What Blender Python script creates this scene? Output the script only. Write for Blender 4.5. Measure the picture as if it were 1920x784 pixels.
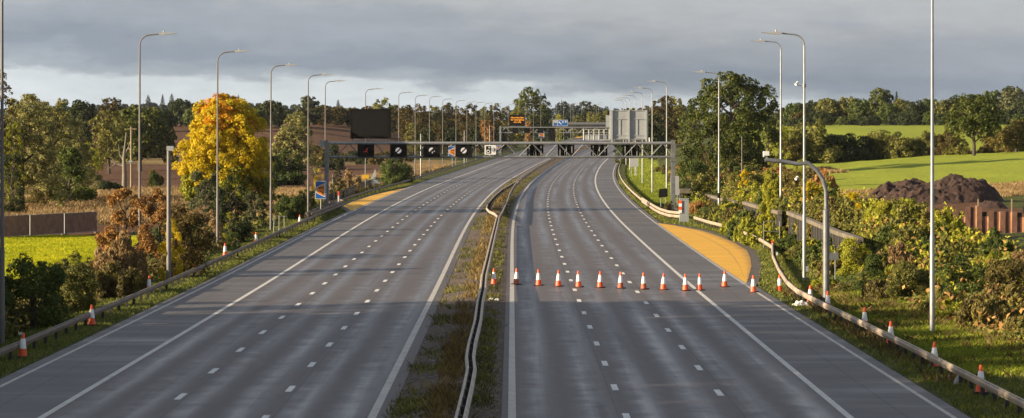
import bpy, bmesh, math, random
import numpy as np
from mathutils import Vector
R = math.radians
for o in list(bpy.data.objects): bpy.data.objects.remove(o)
scene = bpy.context.scene
COL = scene.collection

# ------------------------------------------------------------------ camera, sky, sun, exposure
HC, FPX, YH = 9.9, 4360.0, 235.0          # eye height, focal length and horizon in photo pixels (1920 wide)
cam = bpy.data.cameras.new('camera'); camo = bpy.data.objects.new('camera', cam); COL.objects.link(camo)
cam.sensor_fit = 'HORIZONTAL'; cam.sensor_width = 36; cam.lens = 36 * FPX / 1920
cam.shift_y = (YH - 392) / 1920
cam.clip_start = 1; cam.clip_end = 12000
camo.location = (0, 0, HC); camo.rotation_euler = (R(90), 0, 0)
scene.camera = camo

SUN_EL, SUN_AZ = 15.0, 18.0               # elevation; degrees behind the left-hand perpendicular of the road
w = bpy.data.worlds.new('World'); scene.world = w; w.use_nodes = True
nt = w.node_tree; nt.nodes.clear(); N = nt.nodes.new; L = nt.links.new
out = N('ShaderNodeOutputWorld'); bg = N('ShaderNodeBackground'); L(bg.outputs[0], out.inputs[0])
bg.inputs[1].default_value = 0.10
sky = N('ShaderNodeTexSky'); sky.sky_type = 'NISHITA'; sky.sun_disc = False
sky.sun_elevation = R(SUN_EL); sky.sun_rotation = R(270 - SUN_AZ); sky.air_density = 1.0; sky.dust_density = 2.0
tc = N('ShaderNodeTexCoord'); sep = N('ShaderNodeSeparateXYZ'); L(tc.outputs['Generated'], sep.inputs[0])
def wn(scale, xyz, detail=6, rough=.55, off=(0,0,0)):
    mp = N('ShaderNodeMapping'); mp.inputs['Scale'].default_value = xyz; mp.inputs['Location'].default_value = off
    L(tc.outputs['Generated'], mp.inputs[0])
    n = N('ShaderNodeTexNoise'); n.inputs['Scale'].default_value = scale; n.inputs['Detail'].default_value = detail
    n.inputs['Roughness'].default_value = rough; L(mp.outputs[0], n.inputs[0]); return n.outputs[0]
def wm(op, a, b, clamp=False):
    m = N('ShaderNodeMath'); m.operation = op; m.use_clamp = clamp
    for i, v in enumerate((a, b)):
        if isinstance(v, (int, float)): m.inputs[i].default_value = v
        else: L(v, m.inputs[i])
    return m.outputs[0]
n1 = wn(9, (1, 1, 5)); n2 = wn(28, (1, 1, 3.2), off=(3, 1, 2)); n3 = wn(4, (1, 1, 2.5), off=(7, 2, 0))
# elevation plus ragged noise: the cloud base breaks into a pale band above the horizon, more on the left
lift = wm('MULTIPLY', sep.outputs[0], 0.050)
e = wm('ADD', sep.outputs[2], lift)
e = wm('ADD', e, wm('MULTIPLY', wm('SUBTRACT', n1, .5), .030))
e = wm('ADD', e, wm('MULTIPLY', wm('SUBTRACT', n2, .5), .026))
band = N('ShaderNodeValToRGB'); L(e, band.inputs[0])
cr = band.color_ramp; cr.interpolation = 'EASE'
cr.elements[0].position = 0.0; cr.elements[0].color = (6.1, 6.6, 6.9, 1)
cr.elements[1].position = .0115; cr.elements[1].color = (5.4, 5.9, 6.2, 1)
for p, c in ((.0165, (3.3, 3.75, 4.25)), (.025, (2.3, 2.75, 3.4)), (.038, (3.05, 3.4, 3.95)), (.055, (4.2, 4.4, 4.7)), (.3, (3.0, 3.3, 3.9)), (1.0, (2.6, 3.0, 3.7))):
    k = cr.elements.new(p); k.color = (*c, 1)
n4 = wn(40, (1, 1, 4), 7, .6, off=(1, 5, 2))
tone = wm('ADD', wm('ADD', wm('MULTIPLY', n3, .34), wm('MULTIPLY', n4, .14)), .29)
mul = N('ShaderNodeVectorMath'); mul.operation = 'SCALE'; L(band.outputs[0], mul.inputs[0]); L(tone, mul.inputs['Scale'])
mix = N('ShaderNodeMix'); mix.data_type = 'RGBA'; mix.inputs[0].default_value = 0.93
L(sky.outputs[0], mix.inputs[6]); L(mul.outputs[0], mix.inputs[7]); L(mix.outputs[2], bg.inputs[0])

sl = bpy.data.lights.new('sun', 'SUN'); so = bpy.data.objects.new('sun', sl); COL.objects.link(so)
sl.energy = 5.0; sl.angle = R(0.6); sl.color = (1.0, .82, .58)
az = R(SUN_AZ); el = R(SUN_EL)
tosun = Vector((-math.cos(az) * math.cos(el), -math.sin(az) * math.cos(el), math.sin(el)))
so.rotation_euler = tosun.to_track_quat('Z', 'Y').to_euler(); so.location = (-60, 40, 60)
scene.view_settings.view_transform = 'Standard'; scene.view_settings.look = 'None'
scene.view_settings.exposure = 1.15; scene.view_settings.gamma = 1
scene.render.engine = 'CYCLES'
scene.cycles.max_bounces = 5; scene.cycles.diffuse_bounces = 2; scene.cycles.glossy_bounces = 2
scene.cycles.transmission_bounces = 3; scene.cycles.transparent_max_bounces = 4

# ------------------------------------------------------------------ helpers
def tag(o, label=None, cat=None, group=None, kind=None):
    if label: o['label'] = label
    if cat: o['category'] = cat
    if group: o['group'] = group
    if kind: o['kind'] = kind
    return o
def empty(name, loc=(0, 0, 0), rz=0, label=None, cat=None, group=None):
    o = bpy.data.objects.new(name, None); COL.objects.link(o); o.empty_display_size = .3
    o.location = loc; o.rotation_euler = (0, 0, rz)
    return tag(o, label, cat, group)
def link(name, me, m=None, parent=None, loc=None, rot=None):
    o = bpy.data.objects.new(name, me); COL.objects.link(o)
    if m is not None and not me.materials: me.materials.append(m)
    if parent is not None: o.parent = parent
    if loc is not None: o.location = loc
    if rot is not None: o.rotation_euler = rot
    return o
def kids(o): return [c for c in bpy.data.objects if c.parent == o]
def copy_tree(o, parent=None):
    c = o.copy(); COL.objects.link(c)
    if parent is not None: c.parent = parent
    for ch in kids(o): copy_tree(ch, c)
    return c

class MB:
    """collects simple solids into one mesh"""
    def __init__(s): s.v = []; s.f = []; s.uv = None
    def add(s, vs, fs):
        b = len(s.v); s.v += [tuple(p) for p in vs]; s.f += [tuple(b + i for i in f) for f in fs]; return s
    def box(s, c, d, rz=0):
        x, y, z = (k / 2 for k in d); ca, sa = math.cos(rz), math.sin(rz)
        vs = []
        for k in (-z, z):
            for i, j in ((-x, -y), (x, -y), (x, y), (-x, y)):
                vs.append((c[0] + i * ca - j * sa, c[1] + i * sa + j * ca, c[2] + k))
        return s.add(vs, [(3, 2, 1, 0), (4, 5, 6, 7), (0, 1, 5, 4), (1, 2, 6, 5), (2, 3, 7, 6), (3, 0, 4, 7)])
    def tube(s, pts, rad, n=8, caps=True):
        pts = [Vector(p) for p in pts]
        if not isinstance(rad, (list, tuple)): rad = [rad] * len(pts)
        rings = []; prev = None
        for i, p in enumerate(pts):
            t = (pts[min(i + 1, len(pts) - 1)] - pts[max(i - 1, 0)]).normalized()
            if prev is None: a = t.cross(Vector((0, 0, 1)) if abs(t.z) < .9 else Vector((1, 0, 0))).normalized()
            else: a = (prev - t * prev.dot(t)).normalized()
            prev = a; b = t.cross(a)
            rings.append([p + (a * math.cos(2 * math.pi * k / n) + b * math.sin(2 * math.pi * k / n)) * rad[i] for k in range(n)])
        vs = [q for r in rings for q in r]; fs = []
        for i in range(len(pts) - 1):
            for k in range(n):
                k2 = (k + 1) % n; fs.append((i * n + k, i * n + k2, (i + 1) * n + k2, (i + 1) * n + k))
        if caps: fs.append(tuple(range(n))[::-1]); fs.append(tuple((len(pts) - 1) * n + k for k in range(n)))
        return s.add(vs, fs)
    def bar(s, a, b, r, n=4): return s.tube([a, b], r, n)
    def lathe(s, prof, n=20, c=(0, 0, 0)):
        vs = [(c[0] + r * math.cos(2 * math.pi * k / n), c[1] + r * math.sin(2 * math.pi * k / n), c[2] + z) for r, z in prof for k in range(n)]
        fs = []
        for i in range(len(prof) - 1):
            for k in range(n):
                k2 = (k + 1) % n; fs.append((i * n + k, i * n + k2, (i + 1) * n + k2, (i + 1) * n + k))
        fs.append(tuple(range(n))[::-1]); fs.append(tuple((len(prof) - 1) * n + k for k in range(n)))
        return s.add(vs, fs)
    def slab(s, poly, y0, y1):
        """polygon in the x-z plane, extruded from y0 (front) to y1"""
        n = len(poly); vs = [(x, y0, z) for x, z in poly] + [(x, y1, z) for x, z in poly]
        fs = [tuple(range(n)), tuple(range(n, 2 * n))[::-1]] + [(i, i + n, (i + 1) % n + n, (i + 1) % n) for i in range(n)]
        return s.add(vs, fs)
    def sweep(s, pts, prof, closed=True):
        """vertical profile (lateral, height) swept along a ground polyline"""
        pts = [Vector(p) for p in pts]; n = len(prof); vs = []; fs = []
        for i, p in enumerate(pts):
            t = pts[min(i + 1, len(pts) - 1)] - pts[max(i - 1, 0)]; t.z = 0; t.normalize(); nrm = Vector((t.y, -t.x, 0))
            vs += [p + nrm * a + Vector((0, 0, b)) for a, b in prof]
        m = n if closed else n - 1
        for i in range(len(pts) - 1):
            for k in range(m):
                k2 = (k + 1) % n; fs.append((i * n + k, i * n + k2, (i + 1) * n + k2, (i + 1) * n + k))
        if closed: fs.append(tuple(range(n))); fs.append(tuple((len(pts) - 1) * n + k for k in range(n))[::-1])
        return s.add(vs, fs)
    def mesh(s, name, smooth=False):
        me = bpy.data.meshes.new(name); me.from_pydata(s.v, [], s.f); me.update()
        bm = bmesh.new(); bm.from_mesh(me); bmesh.ops.recalc_face_normals(bm, faces=bm.faces); bm.to_mesh(me); bm.free()
        if smooth:
            me.polygons.foreach_set('use_smooth', [True] * len(me.polygons))
            try: me.set_sharp_from_angle(angle=R(40))
            except Exception: pass
        return me
    def build(s, name, m, parent=None, smooth=False, loc=None, rot=None): return link(name, s.mesh(name, smooth), m, parent, loc, rot)

def mesh_np(name, V, F, smooth=False, tint=None, uv=None):
    """numpy verts (n,3), faces (m,k)"""
    me = bpy.data.meshes.new(name); V = np.asarray(V, np.float32); F = np.asarray(F, np.int32); m, k = F.shape
    me.vertices.add(len(V)); me.vertices.foreach_set('co', V.ravel())
    me.loops.add(m * k); me.loops.foreach_set('vertex_index', F.ravel())
    me.polygons.add(m); me.polygons.foreach_set('loop_start', np.arange(0, m * k, k, dtype=np.int32))
    me.polygons.foreach_set('loop_total', np.full(m, k, np.int32))
    if smooth: me.polygons.foreach_set('use_smooth', np.ones(m, bool))
    if uv is not None:
        l = me.uv_layers.new(name='UVMap'); l.data.foreach_set('uv', np.asarray(uv, np.float32)[F.ravel()].ravel())
    if tint is not None:
        a = me.attributes.new('tint', 'FLOAT', 'FACE'); a.data.foreach_set('value', np.asarray(tint, np.float32))
    me.update(calc_edges=True); me.validate(); return me

# ------------------------------------------------------------------ materials
def newmat(name):
    m = bpy.data.materials.new(name); m.use_nodes = True; t = m.node_tree; t.nodes.clear()
    o = t.nodes.new('ShaderNodeOutputMaterial'); b = t.nodes.new('ShaderNodeBsdfPrincipled'); t.links.new(b.outputs[0], o.inputs[0])
    return m, t, b
def nnoise(t, scale, detail=4, rough=.6, coord='Object', sc=(1, 1, 1)):
    tcn = t.nodes.new('ShaderNodeTexCoord'); mp = t.nodes.new('ShaderNodeMapping'); mp.inputs['Scale'].default_value = sc
    t.links.new(tcn.outputs[coord], mp.inputs[0])
    n = t.nodes.new('ShaderNodeTexNoise'); n.inputs['Scale'].default_value = scale; n.inputs['Detail'].default_value = detail; n.inputs['Roughness'].default_value = rough
    t.links.new(mp.outputs[0], n.inputs[0]); return n.outputs[0]
def ramp(t, fac, stops, interp='LINEAR'):
    r = t.nodes.new('ShaderNodeValToRGB'); r.color_ramp.interpolation = interp
    e = r.color_ramp.elements
    while len(e) < len(stops): e.new(.5)
    for k, (p, c) in zip(e, stops): k.position = p; k.color = (*c, 1) if len(c) == 3 else c
    t.links.new(fac, r.inputs[0]); return r.outputs[0]
def mmath(t, op, a, b=0.0, clamp=False):
    m = t.nodes.new('ShaderNodeMath'); m.operation = op; m.use_clamp = clamp
    for i, v in enumerate((a, b)):
        if isinstance(v, (int, float)): m.inputs[i].default_value = v
        else: t.links.new(v, m.inputs[i])
    return m.outputs[0]
def mixc(t, fac, a, b):
    m = t.nodes.new('ShaderNodeMix'); m.data_type = 'RGBA'
    if isinstance(fac, (int, float)): m.inputs[0].default_value = fac
    else: t.links.new(fac, m.inputs[0])
    for i, v in ((6, a), (7, b)):
        if isinstance(v, tuple): m.inputs[i].default_value = (*v, 1)
        else: t.links.new(v, m.inputs[i])
    return m.outputs[2]
def plain(name, c, rough=.6, metal=0, var=.25, scale=3, emit=None, es=1, bump=0):
    m, t, b = newmat(name)
    lo = tuple(k * (1 - var) for k in c); hi = tuple(min(1, k * (1 + var * .6)) for k in c)
    n = nnoise(t, scale)
    t.links.new(ramp(t, n, [(.3, lo), (.7, hi)]), b.inputs['Base Color'])
    b.inputs['Roughness'].default_value = rough; b.inputs['Metallic'].default_value = metal
    if emit: b.inputs['Emission Color'].default_value = (*emit, 1); b.inputs['Emission Strength'].default_value = es
    if bump:
        bp = t.nodes.new('ShaderNodeBump'); bp.inputs['Strength'].default_value = bump; t.links.new(nnoise(t, scale * 4), bp.inputs['Height']); t.links.new(bp.outputs[0], b.inputs['Normal'])
    return m
def leafmat(name, cols, trans=.3, spec=.25):
    """cols: three or so colours spread over the per-leaf tint; each tree shifts a little by its own random number"""
    m, t, b = newmat(name)
    at = t.nodes.new('ShaderNodeAttribute'); at.attribute_name = 'tint'
    oi = t.nodes.new('ShaderNodeObjectInfo')
    f = mmath(t, 'ADD', at.outputs['Fac'], mmath(t, 'MULTIPLY', mmath(t, 'SUBTRACT', oi.outputs['Random'], .5), .22), True)
    n = len(cols); c = ramp(t, f, [((i + .5) / n, k) for i, k in enumerate(cols)])
    t.links.new(c, b.inputs['Base Color']); b.inputs['Roughness'].default_value = .6; b.inputs['Specular IOR Level'].default_value = spec
    tr = t.nodes.new('ShaderNodeBsdfTranslucent'); t.links.new(c, tr.inputs[0])
    mx = t.nodes.new('ShaderNodeMixShader'); mx.inputs[0].default_value = trans
    o = [k for k in t.nodes if k.type == 'OUTPUT_MATERIAL'][0]
    t.links.new(b.outputs[0], mx.inputs[1]); t.links.new(tr.outputs[0], mx.inputs[2]); t.links.new(mx.outputs[0], o.inputs[0])
    return m
LM = {
 'green':   leafmat('green leaves', [(.04, .062, .012), (.085, .115, .02), (.16, .19, .03)]),
 'dark':    leafmat('dark green leaves', [(.022, .034, .011), (.045, .06, .017), (.08, .09, .025)]),
 'oak':     leafmat('oak leaves', [(.038, .056, .011), (.082, .105, .017), (.17, .17, .027)]),
 'olive':   leafmat('olive leaves', [(.07, .078, .018), (.18, .175, .036), (.34, .30, .06)]),
 'willow':  leafmat('willow leaves', [(.17, .17, .055), (.33, .31, .10), (.48, .42, .15)]),
 'bronze':  leafmat('bronze leaves', [(.045, .038, .013), (.105, .078, .02), (.20, .135, .03)]),
 'autumn':  leafmat('autumn leaves', [(.042, .042, .014), (.105, .085, .018), (.25, .145, .02)]),
 'yellow':  leafmat('yellow leaves', [(.34, .28, .012), (.66, .50, .016), (.85, .62, .025)], trans=.45),
 'golden':  leafmat('orange gold leaves', [(.52, .23, .012), (.78, .42, .016), (.88, .56, .03)], trans=.45),
 'lime':    leafmat('yellow green leaves', [(.13, .15, .018), (.31, .32, .028), (.56, .50, .04)], trans=.38),
 'rust':    leafmat('rust brown leaves', [(.17, .085, .026), (.40, .21, .06), (.62, .37, .12)]),
 'sage':    leafmat('sage leaves', [(.05, .06, .025), (.11, .12, .05), (.18, .18, .08)]),
 'scrub':   leafmat('scrub leaves', [(.075, .06, .02), (.16, .13, .03), (.30, .24, .05)]),
 'straw':   leafmat('straw', [(.20, .125, .055), (.35, .235, .10), (.50, .36, .17)]),
 'grass':   leafmat('verge grass', [(.07, .09, .016), (.15, .18, .026), (.28, .26, .055)], trans=.35),
 'lawn':    leafmat('fresh grass', [(.13, .17, .018), (.24, .29, .024), (.38, .40, .04)], trans=.45),
 'meadow':  leafmat('sunny meadow grass', [(.24, .28, .008), (.42, .44, .010), (.58, .54, .018)], trans=.45),
 'weed':    leafmat('median weeds', [(.09, .055, .02), (.17, .115, .035), (.30, .22, .07)], trans=.3),
 'hazegreen': leafmat('far haze tinted leaves', [(.03, .042, .035), (.05, .066, .055), (.075, .09, .07)]),  # bluish tint of distance haze is mixed into these leaf colours
}
M = {}
M['bark'] = plain('bark', (.075, .058, .042), .9, var=.5, scale=6, bump=.4)
M['deadwood'] = plain('dead wood', (.20, .17, .13), .9, var=.4, scale=4)
M['galv'] = plain('galvanised steel', (.34, .345, .34), .45, .55, var=.2, scale=2)
M['galvdark'] = plain('weathered steel', (.20, .205, .205), .5, .4, var=.3, scale=2)
M['column'] = plain('brownish column', (.17, .155, .145), .6, .1, var=.25, scale=1.5)
M['medianrail'] = plain('pale weathered beam', (.46, .39, .31), .55, .2, var=.35, scale=1.3)
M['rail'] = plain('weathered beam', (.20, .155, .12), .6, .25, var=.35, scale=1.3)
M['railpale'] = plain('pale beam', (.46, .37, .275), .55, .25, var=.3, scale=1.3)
M['post'] = plain('dark post', (.035, .03, .026), .7, .1, var=.3)
M['black'] = plain('black casing', (.005, .005, .0055), .55, var=.2)
M['screen'] = plain('unlit screen', (.010, .0098, .0095), .35, var=.1)
M['signgrey'] = plain('sign back grey', (.36, .375, .375), .55, .1, var=.12, scale=.8)
M['lampgrey'] = plain('lamp head grey', (.36, .37, .37), .5, .1, var=.1)
M['white'] = plain('white paint', (.72, .72, .70), .5, var=.08)
M['sleeve'] = plain('white sleeve', (.80, .80, .79), .4, var=.1, scale=8)
M['cone'] = plain('orange red plastic', (.85, .10, .02), .45, var=.2, scale=6)
M['conedark'] = plain('faded red plastic', (.42, .10, .04), .6, var=.3, scale=6)
M['rubber'] = plain('black rubber', (.022, .02, .02), .8, var=.3)
M['blue'] = plain('sign blue', (.012, .10, .36), .4, var=.08)
M['orange'] = plain('sign orange', (.62, .20, .015), .45, var=.1)
M['ink'] = plain('black ink', (.012, .012, .012), .5, var=.05)
M['amber'] = plain('lit amber dots', (.3, .12, .01), .5, emit=(1, .36, .02), es=.55)
M['lit'] = plain('lit white dots', (.4, .38, .36), .5, emit=(1, .9, .85), es=.14)
M['redlit'] = plain('lit red dots', (.15, .01, .008), .5, emit=(.8, .03, .02), es=.07)
M['concrete'] = plain('concrete', (.155, .13, .095), .85, var=.4, scale=1.2, bump=.3)
M['slat'] = plain('dark timber slat', (.085, .075, .062), .8, var=.4, scale=2)
M['void'] = plain('painted recess shade', (.03, .028, .025), .9)  # near-black colour stands for the shade inside recesses and gaps
M['pile'] = plain('rusty sheet pile', (.20, .105, .068), .75, .1, var=.45, scale=1.4)
M['soil'] = plain('red brown soil', (.050, .026, .018), .95, var=.55, scale=1.3, bump=.8)
M['mesh'] = plain('brown debris netting', (.26, .145, .10), .9, var=.3, scale=1.5)
M['cabinet'] = plain('grey cabinet', (.30, .32, .32), .5, .1, var=.12)
M['timber'] = plain('bare timber', (.30, .23, .145), .8, var=.3)
M['yellow'] = plain('yellow plate', (.62, .36, .02), .5, var=.1)
M['bag'] = plain('white plastic bag', (.62, .62, .60), .4, var=.2, scale=9)
M['bridge'] = plain('dark bridge deck', (.028, .026, .026), .85, var=.3, scale=.2)

for k_ in ('black', 'screen', 'ink'):
    b_ = [n_ for n_ in M[k_].node_tree.nodes if n_.type == 'BSDF_PRINCIPLED'][0]; b_.inputs['Specular IOR Level'].default_value = .12; b_.inputs['Roughness'].default_value = .7

# ------------------------------------------------------------------ the lie of the land
def sstep(a, b, x): t = np.clip((np.asarray(x, float) - a) / (b - a), 0, 1); return t * t * (3 - 2 * t)
_cy = [0, 200, 240, 280, 320, 360, 400, 450, 500, 550, 600, 650, 700, 750, 800, 860, 920, 1000, 1100, 1250, 1500, 4500]
_cx = [0 if y <= 200 else (y - 200) ** 2 / 12200 for y in _cy[:16]] + [40.0, 47.5, 55, 62, 66, 66]
def cen(Y): return np.interp(Y, _ccy, _ccx)
_ccy = np.arange(0, 4501, 5.0); _ccx = np.interp(_ccy, _cy, _cx)
for _ in range(3): _ccx[2:-2] = (_ccx[:-4] + _ccx[1:-3] + _ccx[2:-2] + _ccx[3:-1] + _ccx[4:]) / 5
_zz = np.interp(_ccy, [0, 60, 85, 150, 480, 530, 600, 663, 720, 800, 950, 1100, 1500, 4500], [.6, .45, .32, 0, 0, .3, .8, 1.4, 2.0, 2.8, 4.0, 5.0, 6, 8])
for _ in range(4): _zz[2:-2] = (_zz[:-4] + _zz[1:-3] + _zz[2:-2] + _zz[3:-1] + _zz[4:]) / 5
def zroad(Y): return np.interp(Y, _ccy, _zz)
def wob(X, Y, a=.13, b=.17): return np.sin(X * a + 1.3 * np.sin(Y * b * .7)) * np.cos(Y * b + .8 * np.sin(X * a * 1.7))
UL, UR = -19.35, 14.95                      # pavement edges either side of the right carriageway's median line
def bay_right(Y):                            # extra width of paved refuge on the right
    return np.interp(Y, [143, 150, 163, 174, 184, 196, 208, 218, 231, 236], [0, .9, 2.45, 3.5, 4.25, 4.4, 4.1, 3.5, 1.4, 0])
def bay_left(Y): return np.interp(Y, [268, 285, 300, 330, 350, 368], [0, 2.4, 2.7, 2.2, 1.2, 0])
def ground(X, Y):
    X = np.asarray(X, float); Y = np.asarray(Y, float); u = X - cen(Y); z0 = zroad(Y)
    # left: level fields, then a hill with ploughed land
    low = z0 * sstep(-20, -32, u) * -.6
    hill = 9.3 * sstep(560, 860, Y) * sstep(-38, -105, u) + 7 * sstep(900, 1600, Y) * sstep(-40, -120, u) - 8 * sstep(1800, 2400, Y)
    verge = -.35 * sstep(-20.5, -24, u) + .35 * sstep(-27, -34, u)
    zl = z0 + low + hill + verge + .12 * wob(X, Y) * sstep(-21, -26, u)
    # right: cutting bank, plateau and rising fields
    pl_far = 3.0 + .058 * np.clip(X - 44, -14, 50) + .0085 * np.clip(Y - 420, 0, 600) + 4 * sstep(900, 1600, Y) - 8 * sstep(1800, 2400, Y)
    pl_near = 1.35 + .95 * sstep(138, 158, Y) + .02 * np.clip(X - 25, 0, 40)
    pl = pl_near + (pl_far - pl_near) * sstep(215, 275, Y)
    pit = sstep(30, 32, X) * sstep(158, 163, Y) * (1 - sstep(188.6, 190.2, Y + (X - 34.6) * .425))
    pl = pl - 1.65 * pit
    wide = np.interp(Y, [70, 130, 150, 265, 285, 420, 700], [10, 9, 2.2, 2.2, 12, 22, 30])
    st = np.interp(Y, [70, 100, 130, 150, 265, 300, 420], [20.2, 19.6, 20, 21.6, 21.6, 18.5, 17])
    zr_ = z0 + .15 * sstep(16, 20, u) + .3 * sstep(18, 22, u) * sstep(120, 150, Y) * (1 - sstep(265, 280, Y)) + np.maximum(pl - .3 - z0 * .4, .5) * sstep(0, 1, (u - st) / wide)
    zr_ = zr_ + .18 * wob(X, Y, .31, .27) * sstep(19, 24, u)
    z = np.where(u < -10, zl, np.where(u > 10, zr_, z0))
    inroad = (u > UL - .3 - bay_left(Y)) & (u < UR + .2 + bay_right(Y))
    return np.where(inroad, z0 - .14, z)
def gz(x, y): return float(ground(x, y))
def hit(px, py):
    """where the sight line through a photo pixel meets the ground"""
    d = np.arange(60, 1600, .25); X = (px - 960) / FPX * d; z = HC - (py - YH) / FPX * d
    k = np.argmax(z <= ground(X, d)); d = d[k] if k > 0 else 1500.
    return Vector(((px - 960) / FPX * d, d, gz((px - 960) / FPX * d, d)))
def atd(px, d, z=None):
    X = (px - 960) / FPX * d; return Vector((X, d, gz(X, d) if z is None else z))
def zat(py, d): return HC - (py - YH) / FPX * d
def upt(u, Y, dz=0.0): return Vector((float(cen(Y)) + u, Y, float(zroad(Y)) + dz))

def spaced(stops):
    r = []
    for a, b, s in stops: r += list(np.arange(a, b, s))
    return np.array(r)
gx = spaced([(-1900, -500, 100), (-500, -200, 25), (-200, -80, 6), (-80, -36, 2), (-36, 60, .8), (60, 120, 3), (120, 300, 10), (300, 700, 40), (700, 2000, 130)])
gy = spaced([(-60, 60, 20), (60, 300, 1.5), (300, 480, 3), (480, 900, 7), (900, 1500, 30), (1500, 2401, 100)])
GX, GY = np.meshgrid(gx, gy); GZ = ground(GX, GY)
V = np.stack([GX, GY, GZ], -1).reshape(-1, 3); nx, ny = len(gx), len(gy)
ii, jj = np.meshgrid(np.arange(nx - 1), np.arange(ny - 1)); k = (jj * nx + ii).ravel()
F = np.stack([k, k + 1, k + nx + 1, k + nx], -1)
gme = mesh_np('ground', V, F, smooth=True)
X, Y = V[:, 0], V[:, 1]; U = X - cen(Y)
wv = wob(X, Y, .21, .19) * 2.2
soil = sstep(345, 350, Y + wv) * (1 - sstep(555, 590, Y)) * sstep(-29, -32, U) + sstep(620, 640, Y) * (1 - sstep(850, 870, Y)) * sstep(-50, -56, U)
soil += sstep(209, 211, Y + wv * .3) * (1 - sstep(228, 231, Y + wv)) * sstep(-34, -35.5, X + wv * .2)
soil += sstep(31, 34, X + wv) * (1 - sstep(43, 47, X + wv)) * sstep(189, 191, Y) * (1 - sstep(216, 222, Y + wv)) * (1 - .9 * sstep(197, 203, Y + wv) * sstep(42, 45, X))
soil += sstep(30, 32, X) * sstep(157, 162, Y) * (1 - sstep(188, 190, Y))
crop = sstep(146, 150, Y + wv) * (1 - sstep(207, 209, Y + wv * .3)) * sstep(-29.5, -32, U + wv * .3)
crop += sstep(248, 256, Y + wv) * (1 - sstep(402, 406, Y)) * sstep(29, 33, X + wv * .5)
crop += sstep(425, 430, Y) * (1 - sstep(760, 800, Y)) * sstep(40, 50, U)
crop += .8 * sstep(290, 310, Y) * (1 - sstep(700, 720, Y)) * sstep(16.5, 18, U) * (1 - sstep(23, 26, U))
dry = sstep(229, 233, Y + wv) * (1 - sstep(343, 349, Y + wv)) * sstep(-25, -28, U + wv * .3) + sstep(555, 590, Y) * (1 - sstep(620, 640, Y)) * sstep(-26, -30, U)
dry += sstep(348, 360, Y) * (1 - sstep(560, 580, Y)) * sstep(-24, -26, U) * (1 - sstep(-32, -29, U)) * .9
dry += sstep(222, 232, Y + wv) * (1 - sstep(246, 256, Y + wv)) * sstep(27, 31, X) + .8 * sstep(30, 33, X) * sstep(330, 345, Y) * (1 - sstep(352, 360, Y)) * (1 - sstep(46, 50, X))
vc = gme.color_attributes.new('zone', 'FLOAT_COLOR', 'POINT')
vc.data.foreach_set('color', np.stack([np.clip(soil, 0, 1), np.clip(crop, 0, 1), np.clip(dry, 0, 1), np.where(X < 0, 1.0, 0.0)], -1).astype(np.float32).ravel())
m, t, b = newmat('ground')
at = t.nodes.new('ShaderNodeAttribute'); at.attribute_name = 'zone'; sp = t.nodes.new('ShaderNodeSeparateColor'); t.links.new(at.outputs[0], sp.inputs[0])
nA = nnoise(t, .9, 6, .65); nB = nnoise(t, .09, 5, .6); nC = nnoise(t, 5, 4, .7); furrow = nnoise(t, .5, 3, .5, sc=(.15, 2.2, 1))
def edge(s): return mmath(t, 'ADD', mmath(t, 'MULTIPLY', mmath(t, 'SUBTRACT', s, .5), 3.0), mmath(t, 'ADD', nA, 0.0), True)
verge = ramp(t, nA, [(.25, (.055, .045, .022)), (.45, (.06, .07, .018)), (.7, (.115, .125, .03))])
cropc = mixc(t, mmath(t, 'MULTIPLY', nB, .8), ramp(t, nC, [(.25, (.16, .25, .012)), (.75, (.27, .38, .018))]), ramp(t, furrow, [(.3, (.15, .22, .014)), (.7, (.24, .33, .018))]))
cropc = mixc(t, at.outputs['Alpha'], mixc(t, .45, cropc, (.36, .33, .05)), mixc(t, .5, cropc, (.40, .42, .012)))
soilc = ramp(t, mmath(t, 'ADD', mmath(t, 'MULTIPLY', nA, .55), mmath(t, 'MULTIPLY', furrow, .45)), [(.3, (.068, .032, .017)), (.5, (.125, .062, .032)), (.72, (.19, .105, .058))])
dryc = ramp(t, nA, [(.25, (.16, .10, .04)), (.5, (.27, .18, .07)), (.75, (.38, .28, .12))])
c1 = mixc(t, edge(sp.outputs[2]), verge, dryc); c1 = mixc(t, edge(sp.outputs[1]), c1, cropc); c1 = mixc(t, edge(sp.outputs[0]), c1, soilc)
t.links.new(c1, b.inputs['Base Color']); b.inputs['Roughness'].default_value = .95; b.inputs['Specular IOR Level'].default_value = .15
bp = t.nodes.new('ShaderNodeBump'); bp.inputs['Strength'].default_value = .9; bp.inputs['Distance'].default_value = .35
t.links.new(mmath(t, 'ADD', nA, mmath(t, 'MULTIPLY', nC, .4)), bp.inputs['Height']); t.links.new(bp.outputs[0], b.inputs['Normal'])
tag(link('ground', gme, m), kind='structure')

# ------------------------------------------------------------------ carriageways, markings, median
ST = spaced([(-40, 60, 10), (60, 300, 3), (300, 900, 5), (900, 1500, 20), (1500, 1701, 50)])
def strip(name, u0, u1, y0, y1, dz, m, cols=1, kind='structure', parent=None, uvn=False, fine=0):
    ys = np.array([y0] + [s for s in (np.arange(y0, y1, fine) if fine else ST) if y0 < s < y1] + [y1]); V = []; UV = []; F = []
    for i, y in enumerate(ys):
        a = u0(y) if callable(u0) else u0; c = u1(y) if callable(u1) else u1
        for j in range(cols + 1):
            q = a + (c - a) * j / cols; V.append((float(cen(y)) + q, y, float(zroad(y)) + dz)); UV.append((j / cols if uvn else q, y))
    n = cols + 1
    for i in range(len(ys) - 1):
        for j in range(cols): F.append((i * n + j, i * n + j + 1, (i + 1) * n + j + 1, (i + 1) * n + j))
    o = link(name, mesh_np(name, V, F, uv=UV), m, parent)
    if kind: o['kind'] = kind
    return o
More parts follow.
